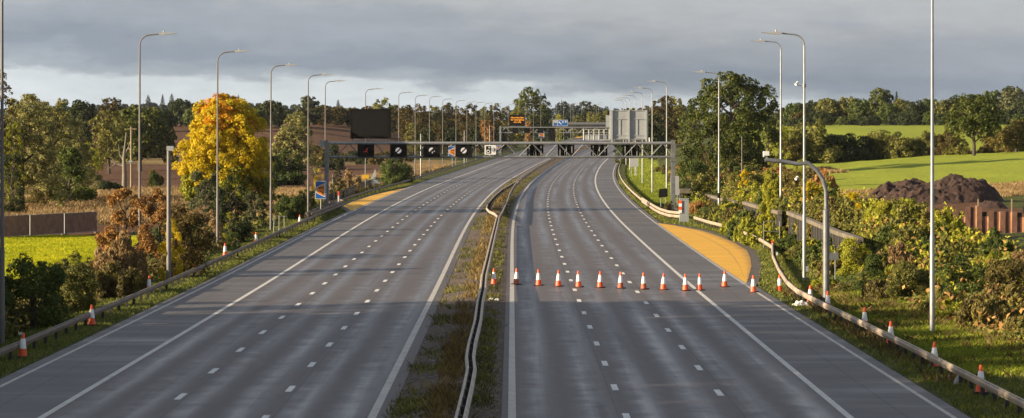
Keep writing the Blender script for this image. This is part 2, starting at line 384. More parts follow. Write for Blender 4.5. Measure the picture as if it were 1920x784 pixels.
def asphalt(name, lanes, hs, joints):
    """lanes: lane centres; hs: (from, to) of the hard shoulder"""
    m, t, b = newmat(name)
    uv = t.nodes.new('ShaderNodeUVMap'); sx = t.nodes.new('ShaderNodeSeparateXYZ'); t.links.new(uv.outputs[0], sx.inputs[0]); u, v = sx.outputs[0], sx.outputs[1]
    def un(scale, sc, detail=5, rough=.6):
        mp = t.nodes.new('ShaderNodeMapping'); mp.inputs['Scale'].default_value = sc; t.links.new(uv.outputs[0], mp.inputs[0])
        n = t.nodes.new('ShaderNodeTexNoise'); n.inputs['Scale'].default_value = scale; n.inputs['Detail'].default_value = detail; n.inputs['Roughness'].default_value = rough
        t.links.new(mp.outputs[0], n.inputs[0]); return n.outputs[0]
    iso = un(.55, (1, 1, 1), 6, .62); iso2 = un(2.6, (1, 1, 1), 4, .65); grain = un(22, (1, 1, 1), 2, .7); long_ = un(1, (.9, .022, 1), 5, .6); big = un(.07, (1, .5, 1), 4, .55)
    wander = mmath(t, 'MULTIPLY', mmath(t, 'SUBTRACT', iso, .5), .75)
    uw = mmath(t, 'ADD', u, wander); tracks = None
    for c in lanes:
        for s, wd in ((-.92, .50), (.92, .58)):
            d = mmath(t, 'DIVIDE', mmath(t, 'SUBTRACT', uw, c + s), wd); g = mmath(t, 'EXPONENT', mmath(t, 'MULTIPLY', mmath(t, 'MULTIPLY', d, d), -1))
            tracks = g if tracks is None else mmath(t, 'MAXIMUM', tracks, g)
    cross = un(1, (.05, .30, 1), 6, .6)
    amount = mmath(t, 'ADD', mmath(t, 'MULTIPLY', mmath(t, 'SUBTRACT', mmath(t, 'ADD', mmath(t, 'MULTIPLY', long_, .55), mmath(t, 'MULTIPLY', iso, .45)), .5), 4.2), .60, True)
    wet_sheen = mmath(t, 'MULTIPLY', tracks, amount, True)
    inhs = mmath(t, 'MULTIPLY', mmath(t, 'GREATER_THAN', u, hs[0]), mmath(t, 'LESS_THAN', u, hs[1]))
    tex = mmath(t, 'ADD', mmath(t, 'ADD', mmath(t, 'MULTIPLY', iso, .35), mmath(t, 'MULTIPLY', iso2, .30)), mmath(t, 'ADD', mmath(t, 'MULTIPLY', grain, .15), mmath(t, 'MULTIPLY', big, .20)))
    base = ramp(t, tex, [(.33, (.048, .037, .032)), (.5, (.092, .075, .066)), (.66, (.146, .123, .110))])
    hsc = ramp(t, mmath(t, 'ADD', mmath(t, 'MULTIPLY', cross, .45), mmath(t, 'MULTIPLY', tex, .55)), [(.36, (.072, .063, .059)), (.55, (.118, .106, .100)), (.66, (.18, .167, .16))])
    base = mixc(t, mmath(t, 'MULTIPLY', wet_sheen, .55), base, (.160, .157, .168)); base = mixc(t, inhs, base, hsc)  # pale bluish sky sheen of the wet tracks is painted into the colour
    # construction joints along the lane edges and a few across
    jw = mmath(t, 'ADD', u, mmath(t, 'MULTIPLY', mmath(t, 'SUBTRACT', iso2, .5), .10)); joint = None
    for jc in joints:
        g = mmath(t, 'LESS_THAN', mmath(t, 'ABSOLUTE', mmath(t, 'SUBTRACT', jw, jc)), .035); joint = g if joint is None else mmath(t, 'MAXIMUM', joint, g)
    vf = mmath(t, 'ABSOLUTE', mmath(t, 'SUBTRACT', mmath(t, 'FRACT', mmath(t, 'ADD', mmath(t, 'MULTIPLY', v, 1 / 37.0), mmath(t, 'MULTIPLY', iso2, .002))), .5)); joint = mmath(t, 'MAXIMUM', joint, mmath(t, 'MULTIPLY', mmath(t, 'LESS_THAN', vf, .0028), .6))
    base = mixc(t, mmath(t, 'MULTIPLY', joint, .55), base, (.03, .027, .026))
    oil = mmath(t, 'MULTIPLY', mmath(t, 'SUBTRACT', un(.35, (1, .25, 1), 5, .7), .60, True), 3.0, True); base = mixc(t, mmath(t, 'MULTIPLY', oil, .7), base, (.04, .035, .033))
    t.links.new(base, b.inputs['Base Color'])
    r = mmath(t, 'SUBTRACT', .60, mmath(t, 'MULTIPLY', wet_sheen, .34)); r = mmath(t, 'SUBTRACT', r, mmath(t, 'MULTIPLY', mmath(t, 'MULTIPLY', inhs, mmath(t, 'SUBTRACT', cross, .52, True)), 1.2))
    r = mmath(t, 'ADD', r, mmath(t, 'MULTIPLY', mmath(t, 'SUBTRACT', iso, .5), .30)); t.links.new(r, b.inputs['Roughness'])
    b.inputs['Specular IOR Level'].default_value = .5
    bp = t.nodes.new('ShaderNodeBump'); bp.inputs['Strength'].default_value = .25; bp.inputs['Distance'].default_value = .02; t.links.new(grain, bp.inputs['Height']); t.links.new(bp.outputs[0], b.inputs['Normal'])
    return m
LL = [-4.45, -8.05, -11.68, -15.35]; LR = [.05, 3.75, 7.40, 11.03]
strip('left_carriageway', UL, -4.0, -40, 1700, 0, asphalt('left asphalt', [-6.25, -9.87, -13.5], (-30, -15.4), (-7.80, -11.45, -17.4)), 30)
strip('right_carriageway', -.35, lambda y: UR, -40, 1700, 0, asphalt('right asphalt', [1.9, 5.57, 9.2], (11.05, 30), (3.50, 7.62, 12.9)), 30)

def paint(name, c, wear=.45):
    m, t, b = newmat(name); n = nnoise(t, 1.6, 6, .7); n2 = nnoise(t, 14, 2, .6)
    f = mmath(t, 'ADD', mmath(t, 'MULTIPLY', n, .6), mmath(t, 'MULTIPLY', n2, .4))
    t.links.new(ramp(t, f, [(.33, tuple(k * wear * .6 for k in c)), (.42, tuple(k * .75 for k in c)), (.52, tuple(k * .92 for k in c)), (.7, c)]), b.inputs['Base Color']); b.inputs['Roughness'].default_value = .6; return m
M['line'] = paint('road paint', (.66, .63, .57)); M['dash'] = paint('lane dash paint', (.80, .78, .73), .7); M['edge'] = paint('worn edge line', (.54, .50, .44), .5)
strip('edge_line', LL[0] - .26, LL[0] + .02, -40, 1500, .005, M['edge']); strip('edge_line', -.13, .13, -40, 1500, .005, M['edge'])
strip('shoulder_line', LL[3] - .12, LL[3] + .12, -40, 1500, .005, M['line']); strip('shoulder_line', LR[3] - .12, LR[3] + .12, -40, 1500, .005, M['line'])
strip('edge_line', -18.85, -18.68, -40, 1500, .005, M['edge']); strip('edge_line', 14.33, 14.5, -40, 143, .005, M['edge']); strip('edge_line', 14.33, 14.5, 234, 1500, .005, M['edge'])
mb = MB()
for y in np.arange(144, 234, 1.05):
    a = upt(14.33, y, .005); b_ = upt(14.56, y + .62, .005); mb.add([(a.x, a.y, a.z), (b_.x, a.y, a.z), (b_.x, b_.y, b_.z), (a.x, b_.y, b_.z)], [(0, 1, 2, 3)])
tag(mb.build('refuge_dashes', M['line']), kind='structure')
for u_, ph in ((LL[1], 2.5), (LL[2], 0), (LR[1], 3), (LR[2], 1.2)):
    mb = MB()
    for y in np.arange(36 + ph, 1100, 9.0):
        for (w0,) in ((.115,),):
            a = upt(u_, y, .005); c = upt(u_, y + 2.0, .005)
            mb.add([(a.x - w0, a.y, a.z), (a.x + w0, a.y, a.z), (c.x + w0, c.y, c.z), (c.x - w0, c.y, c.z)], [(0, 1, 2, 3)])
    tag(mb.build('lane_dashes', M['dash']), kind='structure')
# refuge bays in orange surfacing
m, t, b = newmat('orange surfacing'); n = nnoise(t, .35, 6, .65); n2 = nnoise(t, 9, 3, .7); n3_ = nnoise(t, .8, 5, .7, sc=(.3, 2, 1))
f = mmath(t, 'ADD', mmath(t, 'MULTIPLY', n3_, .55), mmath(t, 'ADD', mmath(t, 'MULTIPLY', n, .25), mmath(t, 'MULTIPLY', n2, .20)))
bc = ramp(t, f, [(.30, (.20, .11, .03)), (.40, (.60, .31, .02)), (.58, (.80, .43, .03)), (.75, (.86, .55, .10))])
uvb = t.nodes.new('ShaderNodeUVMap'); sxb = t.nodes.new('ShaderNodeSeparateXYZ'); t.links.new(uvb.outputs[0], sxb.inputs[0])
stain = nnoise(t, .5, 5, .7, sc=(.7, 2.5, 1))
dirt = mmath(t, 'MULTIPLY', mmath(t, 'ADD', mmath(t, 'MULTIPLY', mmath(t, 'SUBTRACT', sxb.outputs[0], .80), 4.0, False), mmath(t, 'MULTIPLY', mmath(t, 'SUBTRACT', stain, .5), 2.2)), 1.0, True)
tyre = mmath(t, 'LESS_THAN', mmath(t, 'ABSOLUTE', mmath(t, 'SUBTRACT', mmath(t, 'ADD', sxb.outputs[0], mmath(t, 'MULTIPLY', stain, .12)), .68)), .02)
bc = mixc(t, mmath(t, 'MULTIPLY', dirt, .75), bc, (.13, .085, .05)); bc = mixc(t, mmath(t, 'MULTIPLY', tyre, .30), bc, (.12, .08, .05))
t.links.new(bc, b.inputs['Base Color']); b.inputs['Roughness'].default_value = .7
M['bay'] = m
def bay(name, u_in, f_out, y0, y1, m, dz):
    return strip(name, u_in, f_out, y0, y1, dz, m, 6)
M['patch'] = plain('old asphalt', (.10, .082, .06), .75, var=.5, scale=.8)
strip('refuge_edge', UR, lambda y: UR + float(bay_right(y)) + .12, 143.5, 235, -.004, M['patch'], 3, fine=1)
strip('refuge_bay', lambda y: 14.6, lambda y: 14.6 + max(.01, float(bay_right(y)) - .25), 143.5, 235, .008, m, 8, uvn=True, fine=1)
strip('refuge_edge', lambda y: UL - float(bay_left(y)) - .2, UL, 268, 368, -.004, M['patch'], 3)
strip('refuge_bay', lambda y: -19.0 - max(.01, float(bay_left(y)) - .15), -19.0, 269, 367, .008, m, 8, fine=2)
strip('refuge_bay', -21.5, -19.0, 820, 880, .008, m, 2); strip('refuge_bay', -21.5, -19.0, 1010, 1080, .008, m, 2)
strip('refuge_bay', 14.6, 18.4, 560, 610, .02, m, 2)
# median: soil and gravel with a hump
m, t, b = newmat('gravel median'); uv = t.nodes.new('ShaderNodeUVMap')
g1 = nnoise(t, 7, 3, .8); g2 = nnoise(t, .5, 5, .65); vor = t.nodes.new('ShaderNodeTexVoronoi'); vor.inputs['Scale'].default_value = 9; tcn = t.nodes.new('ShaderNodeTexCoord'); t.links.new(tcn.outputs['Object'], vor.inputs[0])
gc = ramp(t, mmath(t, 'ADD', mmath(t, 'MULTIPLY', g1, .6), mmath(t, 'MULTIPLY', g2, .4)), [(.3, (.05, .032, .021)), (.5, (.105, .072, .048)), (.68, (.18, .13, .09))])
sepc = t.nodes.new('ShaderNodeSeparateColor'); t.links.new(vor.outputs['Color'], sepc.inputs[0])
t.links.new(mixc(t, mmath(t, 'GREATER_THAN', sepc.outputs[0], .86), gc, (.22, .18, .145)), b.inputs['Base Color']); b.inputs['Roughness'].default_value = .95
bp = t.nodes.new('ShaderNodeBump'); bp.inputs['Strength'].default_value = 1; bp.inputs['Distance'].default_value = .1; t.links.new(mmath(t, 'ADD', g1, vor.outputs['Distance']), bp.inputs['Height']); t.links.new(bp.outputs[0], b.inputs['Normal'])
ys = np.array(ST); us = np.linspace(-4.05, -.3, 13); V = []; UVs = []; F = []
for y in ys:
    for q in us:
        h = -.02 + .13 * math.sin(math.pi * (q + 4.05) / 3.75) + .03 * math.sin(y * 1.1 + q * 3) * math.sin(math.pi * (q + 4.05) / 3.75)
        V.append((float(cen(y)) + q, y, float(zroad(y)) + h)); UVs.append((q, y))
n = len(us); F = [(i * n + j, i * n + j + 1, (i + 1) * n + j + 1, (i + 1) * n + j) for i in range(len(ys) - 1) for j in range(n - 1)]
tag(link('median_strip', mesh_np('median_strip', V, F, smooth=True, uv=UVs), m), kind='structure')
def medz(u_, y): return float(zroad(y)) - .02 + .13 * math.sin(math.pi * min(1, max(0, (u_ + 4.05) / 3.75)))

# ------------------------------------------------------------------ foliage meshes
rs = np.random.RandomState(7)
def unit(v): return v / np.maximum(np.linalg.norm(v, axis=-1, keepdims=True), 1e-9)
def leaves(P, D, size, rs, elong=1.0, droop=0.0, spread=.75):
    """one folded four-point leaf spray at each point P facing roughly along D"""
    n = len(P); nrm = unit(D + rs.normal(0, spread, (n, 3))); a = unit(np.cross(nrm, rs.normal(0, 1, (n, 3)))); b = np.cross(nrm, a)
    if droop: a = unit(a * (1 - abs(droop)) + np.array([0, 0, -1. if droop > 0 else 1.]) * abs(droop)); b = unit(np.cross(nrm, a))
    s = (size * rs.uniform(.55, 1.35, n))[:, None]
    tip = P + a * s * .75 * elong; base = P - a * s * .75 * elong; l = P + b * s * .5 + nrm * s * .18; r = P - b * s * .5 + nrm * s * .18
    V = np.stack([base, l, tip, r], 1).reshape(-1, 3); F = np.arange(4 * n).reshape(n, 4); return V, F
def lobes_for(style, rs):
    """centres (x,y,z in a unit crown: x,y in -.5..+.5, z 0..1), radii"""
    C, Rr = [], []
    def put(x, y, z, r): C.append((x, y, z)); Rr.append(r)
    if style in ('round', 'oak', 'dome', 'loose'):
        k = {'round': 34, 'oak': 46, 'dome': 34, 'loose': 30}[style]
        for i in range(k):
            th = i * 2.39996 + rs.uniform(-.3, .3); zz = (i + .5) / k
            prof = {'round': math.sin(math.pi * (.12 + .80 * zz)) ** .7, 'oak': (1.06 * (1 - max(0, (zz - .3) / .7) ** 2.6) ** .5 if zz > .3 else .80 + .26 * zz / .3), 'dome': math.cos(math.pi / 2 * zz * .93) ** .55, 'loose': math.sin(math.pi * (.12 + .8 * zz)) ** .7}[style]
            rr = .43 * prof * rs.uniform(.72, 1.1); r = rs.uniform(.10, .19) if style != 'loose' else rs.uniform(.08, .15)
            put(math.cos(th) * rr, math.sin(th) * rr, r * .6 + zz * (1 - r * 1.1), r)
        for i in range(10): put(rs.uniform(-.2, .2), rs.uniform(-.2, .2), rs.uniform(.25, .75), .2)
    elif style == 'tall':
        for i in range(30):
            zz = rs.uniform(0, 1); rr = .4 * math.sin(math.pi * (.15 + .75 * zz)) ** .8 * rs.uniform(.4, 1.05); th = rs.uniform(0, 6.28); put(math.cos(th) * rr, math.sin(th) * rr, .1 + zz * .82, rs.uniform(.1, .2))
    elif style == 'poplar':
        for i in range(22):
            zz = i / 21; rr = .22 * math.sin(math.pi * (.1 + .85 * zz)); th = i * 2.4; put(math.cos(th) * rr, math.sin(th) * rr, .04 + zz * .92, .26 * math.sin(math.pi * (.12 + .82 * zz)) + .03)
    elif style == 'conifer':
        for i in range(40):
            zz = i / 39; rr = .40 * (1 - zz) * rs.uniform(.7, 1.05); th = i * 2.4; put(math.cos(th) * rr, math.sin(th) * rr, .03 + zz * .93, .13 * (1 - zz * .7) + .02)
    elif style == 'willow':
        for i in range(34):
            zz = (i + .5) / 34; th = i * 2.4; rr = .42 * math.cos(math.pi / 2 * zz * .85) ** .5 * rs.uniform(.6, 1.05); put(math.cos(th) * rr, math.sin(th) * rr, .1 + zz * .8, rs.uniform(.1, .17))
    elif style == 'herb':
        for i in range(30):
            rr = .46 * math.sqrt(rs.uniform(.02, 1)); th = i * 2.4; top = (1 - rr * rr * 2.6) * rs.uniform(.6, 1.05)
            for zz in (.25, .55, .85): put(math.cos(th) * rr, math.sin(th) * rr, max(.05, top * zz), rs.uniform(.05, .11))
    elif style in ('shrub', 'twig'):
        for i in range(26):
            zz = rs.uniform(0, 1) ** 1.5; rr = .44 * math.sqrt(max(0, 1 - zz * zz * .9)) * math.sqrt(rs.uniform(.1, 1)); th = i * 2.4; r = rs.uniform(.10, .2) * (1 if style == 'shrub' else .8)
            put(math.cos(th) * rr, math.sin(th) * rr, .03 + zz * .82, r)
    return np.array(C), np.array(Rr)
def crown_np(style, n, leaf, seed, aspect=1.0):
    """aspect = height / width of the real crown, so lobes and leaves stay in proportion when the unit crown is scaled"""
    rs = np.random.RandomState(seed); C, Rr = lobes_for(style, rs)
    c3 = C * np.array([1, 1, aspect]); mid = np.array([0, 0, .45 * aspect])
    if style in ('herb', 'conifer', 'poplar', 'willow'): S, SR = c3, Rr
    else:
        per = 9; k = len(C); dd = unit(rs.normal(0, 1, (k * per, 3)) + np.array([0, 0, .25]) + .6 * np.repeat(unit(c3 - mid), per, 0)); rr = np.repeat(Rr, per)
        S = np.repeat(c3, per, 0) + dd * (rr * rs.uniform(.5, .95, k * per))[:, None] * np.array([1, 1, .85]); SR = rr * (rs.uniform(.26, .52, k * per) if style not in ('shrub', 'twig') and leaf < .04 else rs.uniform(.42, .75, k * per))
    w = SR ** 1.7; w = w / w.sum(); idx = rs.choice(len(S), n, p=w)
    out_ = unit(S - mid)[idx]
    d = unit(rs.normal(0, 1, (n, 3)) + out_ * .55 + np.array([0, 0, .3])); rad = SR[idx] * (1 - .5 * rs.uniform(0, 1, n) ** 1.8)
    sq = np.array([1, 1, .72 if style not in ('poplar', 'willow', 'herb') else 1.25])
    P = S[idx] + d * sq * rad[:, None]; P[:, 2] = np.maximum(P[:, 2], .0)
    D = unit(d + out_ * .35 + np.array([0, 0, .25]))
    P[:, :2] *= .49 / np.percentile(np.hypot(P[:, 0], P[:, 1]), 98.5); P[:, 2] *= aspect / np.percentile(P[:, 2], 99.6)
    if style == 'herb': V, F = leaves(P, D, leaf, rs, 2.2, -.55, .9)
    elif style == 'willow': V, F = leaves(P, D, leaf, rs, 1.9, .65)
    elif style == 'twig': V, F = leaves(P, D, leaf, rs, 1.5, 0, 1.2)
    else: V, F = leaves(P, D, leaf, rs)
    lobe_t = rs.uniform(-.16, .16, len(S))
    tint = np.clip(.45 + lobe_t[idx] + rs.normal(0, .15, n), 0, 1)
    # stray sprigs leave the outline uneven
    return V, F, tint
CM = {}
def crown(style, lod, var, aspect):
    aspect = round(aspect * 5) / 5; aspect = min(3.4, max(.4, aspect)); key = (style, lod, var, aspect)
    if key not in CM:
        n, leaf = {'near': (14000, .0235), 'mid': (9500, .028), 'big': (30000, .0165), 'far': (3600, .052), 'tiny': (1500, .08), 'scrub': (2400, .045)}[lod]
        V, F, t_ = crown_np(style, n, leaf, (sum(map(ord, style)) * 7 + var * 13) % 9973, aspect)
        CM[key] = (mesh_np('crown', V, F, tint=t_), aspect)
    return CM[key]
TM = {}
def trunk(var, lean=.0, bare=False):
    if var not in TM:
        rs = np.random.RandomState(100 + var); mb = MB()
        pts = [(0, 0, -.03), (.01, 0, .12), (.01 + lean * .3, .01, .3), (lean * .6, -.01, .5), (lean, 0, .78)]
        mb.tube(pts, [.042, .034, .028, .02, .006], 8)
        for i in range(11):
            z0 = .22 + .05 * i; th = i * 2.4 + rs.uniform(-.4, .4); L_ = rs.uniform(.22, .40) * (1 - .35 * i / 11)
            p0 = Vector((lean * z0, 0, z0)); p1 = p0 + Vector((math.cos(th) * L_ * .5, math.sin(th) * L_ * .5, .07)); p2 = p0 + Vector((math.cos(th) * L_, math.sin(th) * L_, .20))
            mb.tube([p0, p1, p2], [.016, .010, .003], 5)
        TM[var] = mb.mesh('trunk', True)
    return TM[var]
def paint_obj(o, m):
    if not o.data.materials: o.data.materials.append(None)
    o.material_slots[0].link = 'OBJECT'; o.material_slots[0].material = m
def plant(name, cat, label, loc, w, h, style, kind, lod, var=0, crown_low=.25, group=None, rz=None, stem=True, leanx=0, depth=1.0):
    """root Empty at the foot; crown and trunk are its parts; w, h in metres"""
    rnd = random.Random(int(loc[0] * 31 + loc[1] * 17)); rz = rnd.uniform(0, 6.28) if rz is None else rz
    r = empty(name, loc, rz, label, cat, group)
    ch = h * (1 - crown_low); me, asp = crown(style, lod, var, ch / w)
    c = link('crown', me, None, r); paint_obj(c, LM[kind]); c.scale = (w, w * depth, ch / asp); c.location = (0, 0, h * crown_low)
    if stem:
        tk = link('trunk' if cat == 'tree' else 'stem', trunk(var % 5), None, r); paint_obj(tk, M['bark'])
        tk.scale = (w * .85, w * .85, h)
    return r
def put_tree(kind, style, lod, label, cx, ytop, wpx, d, var=0, low=.22, cat='tree', name='tree', group=None, z=None, stem=True):
    p = atd(cx, d, z); h = zat(ytop, d) - p.z; return plant(name, cat, label, p, wpx / FPX * d, max(h, .6), style, kind, lod, var, low, group, stem=stem)
def put_shrub(kind, style, label, cx, ytop, ybase, wpx, var=0, lod='near', d=None, low=.0, group=None, name='shrub', cat='shrub', stem=True):
    p = hit(cx, ybase) if d is None else atd(cx, d); h = max(.4, zat(ytop, p.y) - p.z)
    return plant(name, cat, label, p, wpx / FPX * p.y, h, style, kind, lod, var, low, group, stem=stem)


# ------------------------------------------------------------------ street furniture
def text_mesh(name, body, size, depth=.01, bold=0.0):
    cu = bpy.data.curves.new(name, 'FONT'); cu.body = body; cu.size = size; cu.align_x = 'CENTER'; cu.align_y = 'CENTER'; cu.extrude = depth; cu.offset = bold; cu.space_line = .85
    o = bpy.data.objects.new('tmp', cu); COL.objects.link(o); bpy.context.view_layer.update()
    me = bpy.data.meshes.new_from_object(o.evaluated_get(bpy.context.evaluated_depsgraph_get())); me.name = name
    bpy.data.objects.remove(o); bpy.data.curves.remove(cu)
    me.transform(__import__('mathutils').Matrix.Rotation(R(90), 4, 'X')); return me

# lamp columns -----------------------------------------------------
def lamp_proto(m, H=16.0, camera_arm=False):
    r = empty('street_lamp', (0, 0, 0))
    p = MB(); p.tube([(0, 0, -.3), (0, 0, 4.2), (0, 0, 4.35), (0, 0, 10), (0, 0, H - .75)], [.125, .115, .092, .075, .058], 10); p.build('pole', m, r, True)
    a = MB(); pts = [(0, 0, H - .80)] + [(.75 - .75 * math.cos(k * math.pi / 12), 0, H - .78 + .75 * math.sin(k * math.pi / 12)) for k in range(1, 7)] + [(1.5, 0, H + .04)]
    a.tube(pts, .052, 8); a.build('arm', m, r, True)
    l = MB(); l.slab([(1.42, H - .03), (1.75, H - .05), (2.15, H + .0), (2.75, H + .09), (2.76, H + .12), (2.1, H + .12), (1.72, H + .15), (1.44, H + .11)], -.16, .16); lo = l.build('luminaire', M['lampgrey'], r)
    c = MB(); c.lathe([(.06, 0), (.06, .10), (.03, .13)], 10, (1.78, 0, H + .14)); c.build('photocell', M['lampgrey'], lo)
    d = MB(); d.box((.118, 0, .9), (.02, .13, .62)); d.build('door', M['galvdark'], r)
    return r
lampL = lamp_proto(M['column']); lampR = lamp_proto(M['galv'])
uL, uR = [0], [0]
def put_lamp(proto, used, loc, rz, label, group):
    o = proto if used[0] == 0 else copy_tree(proto); used[0] += 1
    o.location = loc; o.rotation_euler = (0, 0, rz); return tag(o, label, 'lamp', group)
GL, GR = 'lamp columns along the left verge', 'lamp columns along the right verge'
left = [(4, -32, 106.6, 'tall grey lamp column cut by the left frame edge, nearest of its row'),
 (262, 62, 171, 'tall lamp column rising out of the rust brown shrub on the left verge'),
 (408, 95, 192, 'tall lamp column standing in front of the yellow maple'),
 (508, 121, 227, 'lamp column just right of the yellow maple, by the grassy verge'),
 (578, 139, 255, 'lamp column just left of the blue refuge sign with the orange symbol'),
 (610, 151, 309, 'lamp column rising behind the left post of the near gantry'),
 (685.5, 166, 363, 'lamp column behind the black message sign, with a small yellow plate low on it'),
 (747.7, 172.7, 427, 'lamp column just right of the black message sign'),
 (778.6, 178.5, 465, 'lamp column seen between the second and third black signals'),
 (805.4, 180.5, 497, 'lamp column over the third black lane signal from the left'),
 (830, 185, 540, 'lamp column just left of the second refuge sign, in front of the autumn wood'),
 (855, 188, 572, 'lamp column directly above the second refuge sign'),
 (875.4, 190.7, 602, 'lamp column over the fourth black lane signal from the left'),
 (892.6, 191.5, 630, 'lamp column left of the white camera sign, beside the dark autumn wood'),
 (909, 193, 660, 'lamp column over the left half of the white camera sign'),
 (926, 194, 690, 'lamp column over the right edge of the white camera sign, before the far gantry post'),
 (953, 195, 745, 'distant lamp column crossing the left side of the amber lit message sign'),
 (985, 194, 800, 'distant lamp column just right of the amber lit message sign'),
 (1000, 195, 830, 'distant lamp column in front of the big green central tree, left of two'),
 (1014, 195, 860, 'distant lamp column in front of the big green central tree, right of two'),
 (1043, 199, 935, 'tiny far lamp column left of the blue direction sign'),
 (1057, 199, 965, 'tiny far lamp column over the blue direction sign, before the small yellow tree'),
 (1070, 197, 1010, 'tiny far lamp column just right of the blue direction sign, left of a close pair'),
 (1074.5, 193.5, 1045, 'tiny far lamp column with its head showing, right of a close pair'),
 (1091, 198, 1080, 'tiny far lamp column above the dark far bridge, in the gap between tree clumps'),
 (1118, 200, 1130, 'thick far lamp column above the right part of the dark bridge'),
 (1122.5, 192, 1170, 'farthest lamp column, thin, just left of the grey sign backs')]
for px, py, d, lab in left:
    top = zat(py, d) - 16.1; p = atd(px, d); g = p.z
    z = top if d > 240 else max(g - .15, min(g + .3, top)); z = min(z, g + .1) if d > 240 else z
    if d > 240 and top > g + .1:
        o = put_lamp(lampL, uL, (p.x, p.y, g), 0, lab, GL); o.scale = (1, 1, (16.1 + top - g) / 16.1)
    else: o = put_lamp(lampL, uL, (p.x, p.y, g), 0, lab, GL); o.scale = (1, 1, max(.94, min(1.08, (16.1 + top - g) / 16.1)))
right = [(1748, -60, 106.6, 'nearest tall lamp column on the right bank, running out of the top of the frame'),
 (1508, 62, 146.3, 'tall lamp column with two white cameras on it, right verge'),
 (1464, 105, 205.5, 'tall lamp column just left of the one with cameras, right verge'),
 (1348, 135, 237, 'lamp column in front of the big round oak'),
 (1250, 152.8, 315, 'lamp column rising behind the right post of the near gantry'),
 (1223, 165, 337, 'lamp column just right of the large grey sign back'),
 (1204.5, 172.5, 389, 'lamp column crossing the right edge of the large grey sign back'),
 (1191.5, 178.5, 447, 'lamp column behind the right half of the large grey sign back'),
 (1181, 183, 505, 'lamp column over the middle of the large grey sign back'),
 (1174, 185.5, 545, 'lamp column over the left half of the large grey sign back'),
 (1169, 188, 590, 'farthest lamp column of the right row, over the left of the grey sign back')]
for i, (px, py, d, lab) in enumerate(right):
    p = atd(px, d); top = zat(py, d) - 16.05; o = put_lamp(lampR, uR, (p.x, p.y, p.z), math.pi, lab, GR)
    o.scale = (1, 1, (16.05 + max(-1.2, min(1.5, top - p.z))) / 16.05)
    if i == 1:
        for zz, nm in ((zat(148, d) - p.z, 'camera'), (zat(331, d) - p.z, 'camera')):
            b = MB(); b.tube([(0, 0, zz - .05), (.38, 0, zz - .05), (.45, .02, zz + .05)], .022, 6); b.lathe([(.12, 0), (.12, .22)], 10, (0, 0, zz - .15)); bo = b.build('camera_bracket', M['galvdark'], o)
            c = MB(); c.tube([(.42, -.08, zz + .14), (.56, .10, zz + .03)], .085, 10); c.tube([(.40, -.10, zz + .16), (.42, -.08, zz + .145)], .095, 10); c.build('camera', M['white'], bo)
        b = MB(); b.box((0, -.16, 1.15), (.26, .14, .42)); b.box((-.16, 0, .75), (.16, .2, .36)); b.build('control_box', M['cabinet'], o)
    if i == 3:
        b = MB(); b.lathe([(.15, 0), (.15, .55)], 10, (0, 0, 2.2)); b.build('collar', M['black'], o)
for o in bpy.data.objects:
    if o.get('label', '').startswith('lamp column behind the black message'):
        b = MB(); z = zat(331, 363) - o.location.z; b.box((-.02, -.18, z), (1.1, .03, .62)); b.build('plate', M['yellow'], o)

# other poles ------------------------------------------------------
def column(px, pytop, d, r0, label, name='steel_column', m=None, base=None, cat='post', cap=None, z=None):
    p = atd(px, d) if z is None else atd(px, d, z); h = zat(pytop, d) - p.z; o = empty(name, p, 0, label, cat)
    b = MB(); b.tube([(0, 0, -.2), (0, 0, h * .45), (0, 0, h * .46), (0, 0, h)], [r0, r0, r0 * .85, r0 * .8], 10); b.build('shaft', m or M['column'], o, True)
    if cap:
        b = MB(); b.box((0.1, 0, h + .16), cap); b.build('cap_box', M['signgrey'], o)
    return o
column(316.5, 283, 150, .16, 'short thick column with a flat grey cap box beside the dark bush', cap=(.45, .3, .30))
column(1391, 256, 300, .07, 'thin bare post in front of the big round oak')
column(624, 327, 330, .09, 'short grey post behind the blue refuge sign, by the dark paling fence')
column(789, 251, 455, .12, 'short plain column beside the lamp column behind the second signal', m=M['galv'])
column(870.5, 245, 560, .10, 'short plain column in front of the autumn wood, right of the second refuge sign', m=M['galv'])
column(918, 236, 680, .10, 'short far column above the white camera sign', m=M['galv'])
# goose-neck camera mast on the right verge
p = hit(1549, 569); o = empty('camera_mast', p, 0, 'thick goose neck mast curving over the right hard shoulder with a small white camera', 'mast')
d = p.y; H = zat(300, d) - p.z
b = MB(); b.tube([(0, 0, -.3), (0, 0, 5.1), (0, 0, 5.15)], [.185, .185, .12], 14); b.build('lower_shaft', M['galvdark'], o, True)
b = MB(); b.tube([(0, 0, 5.0)] + [(0, 0, 5.6), (-.02, 0, 6.2), (-.18, 0, 6.8), (-.52, 0, 7.3), (-1.0, 0, 7.68), (-1.6, 0, H - .22), (-2.4, 0, H - .08), (-3.35, 0, H)], .115, 12); b.build('curved_arm', M['galvdark'], o, True)
b = MB(); b.box((-3.28, 0, H + .36), (.30, .22, .24)); b.box((-3.25, 0, H + .18), (.07, .07, .28)); b.box((-3.43, 0, H + .32), (.05, .2, .3)); b.build('camera', M['white'], o)
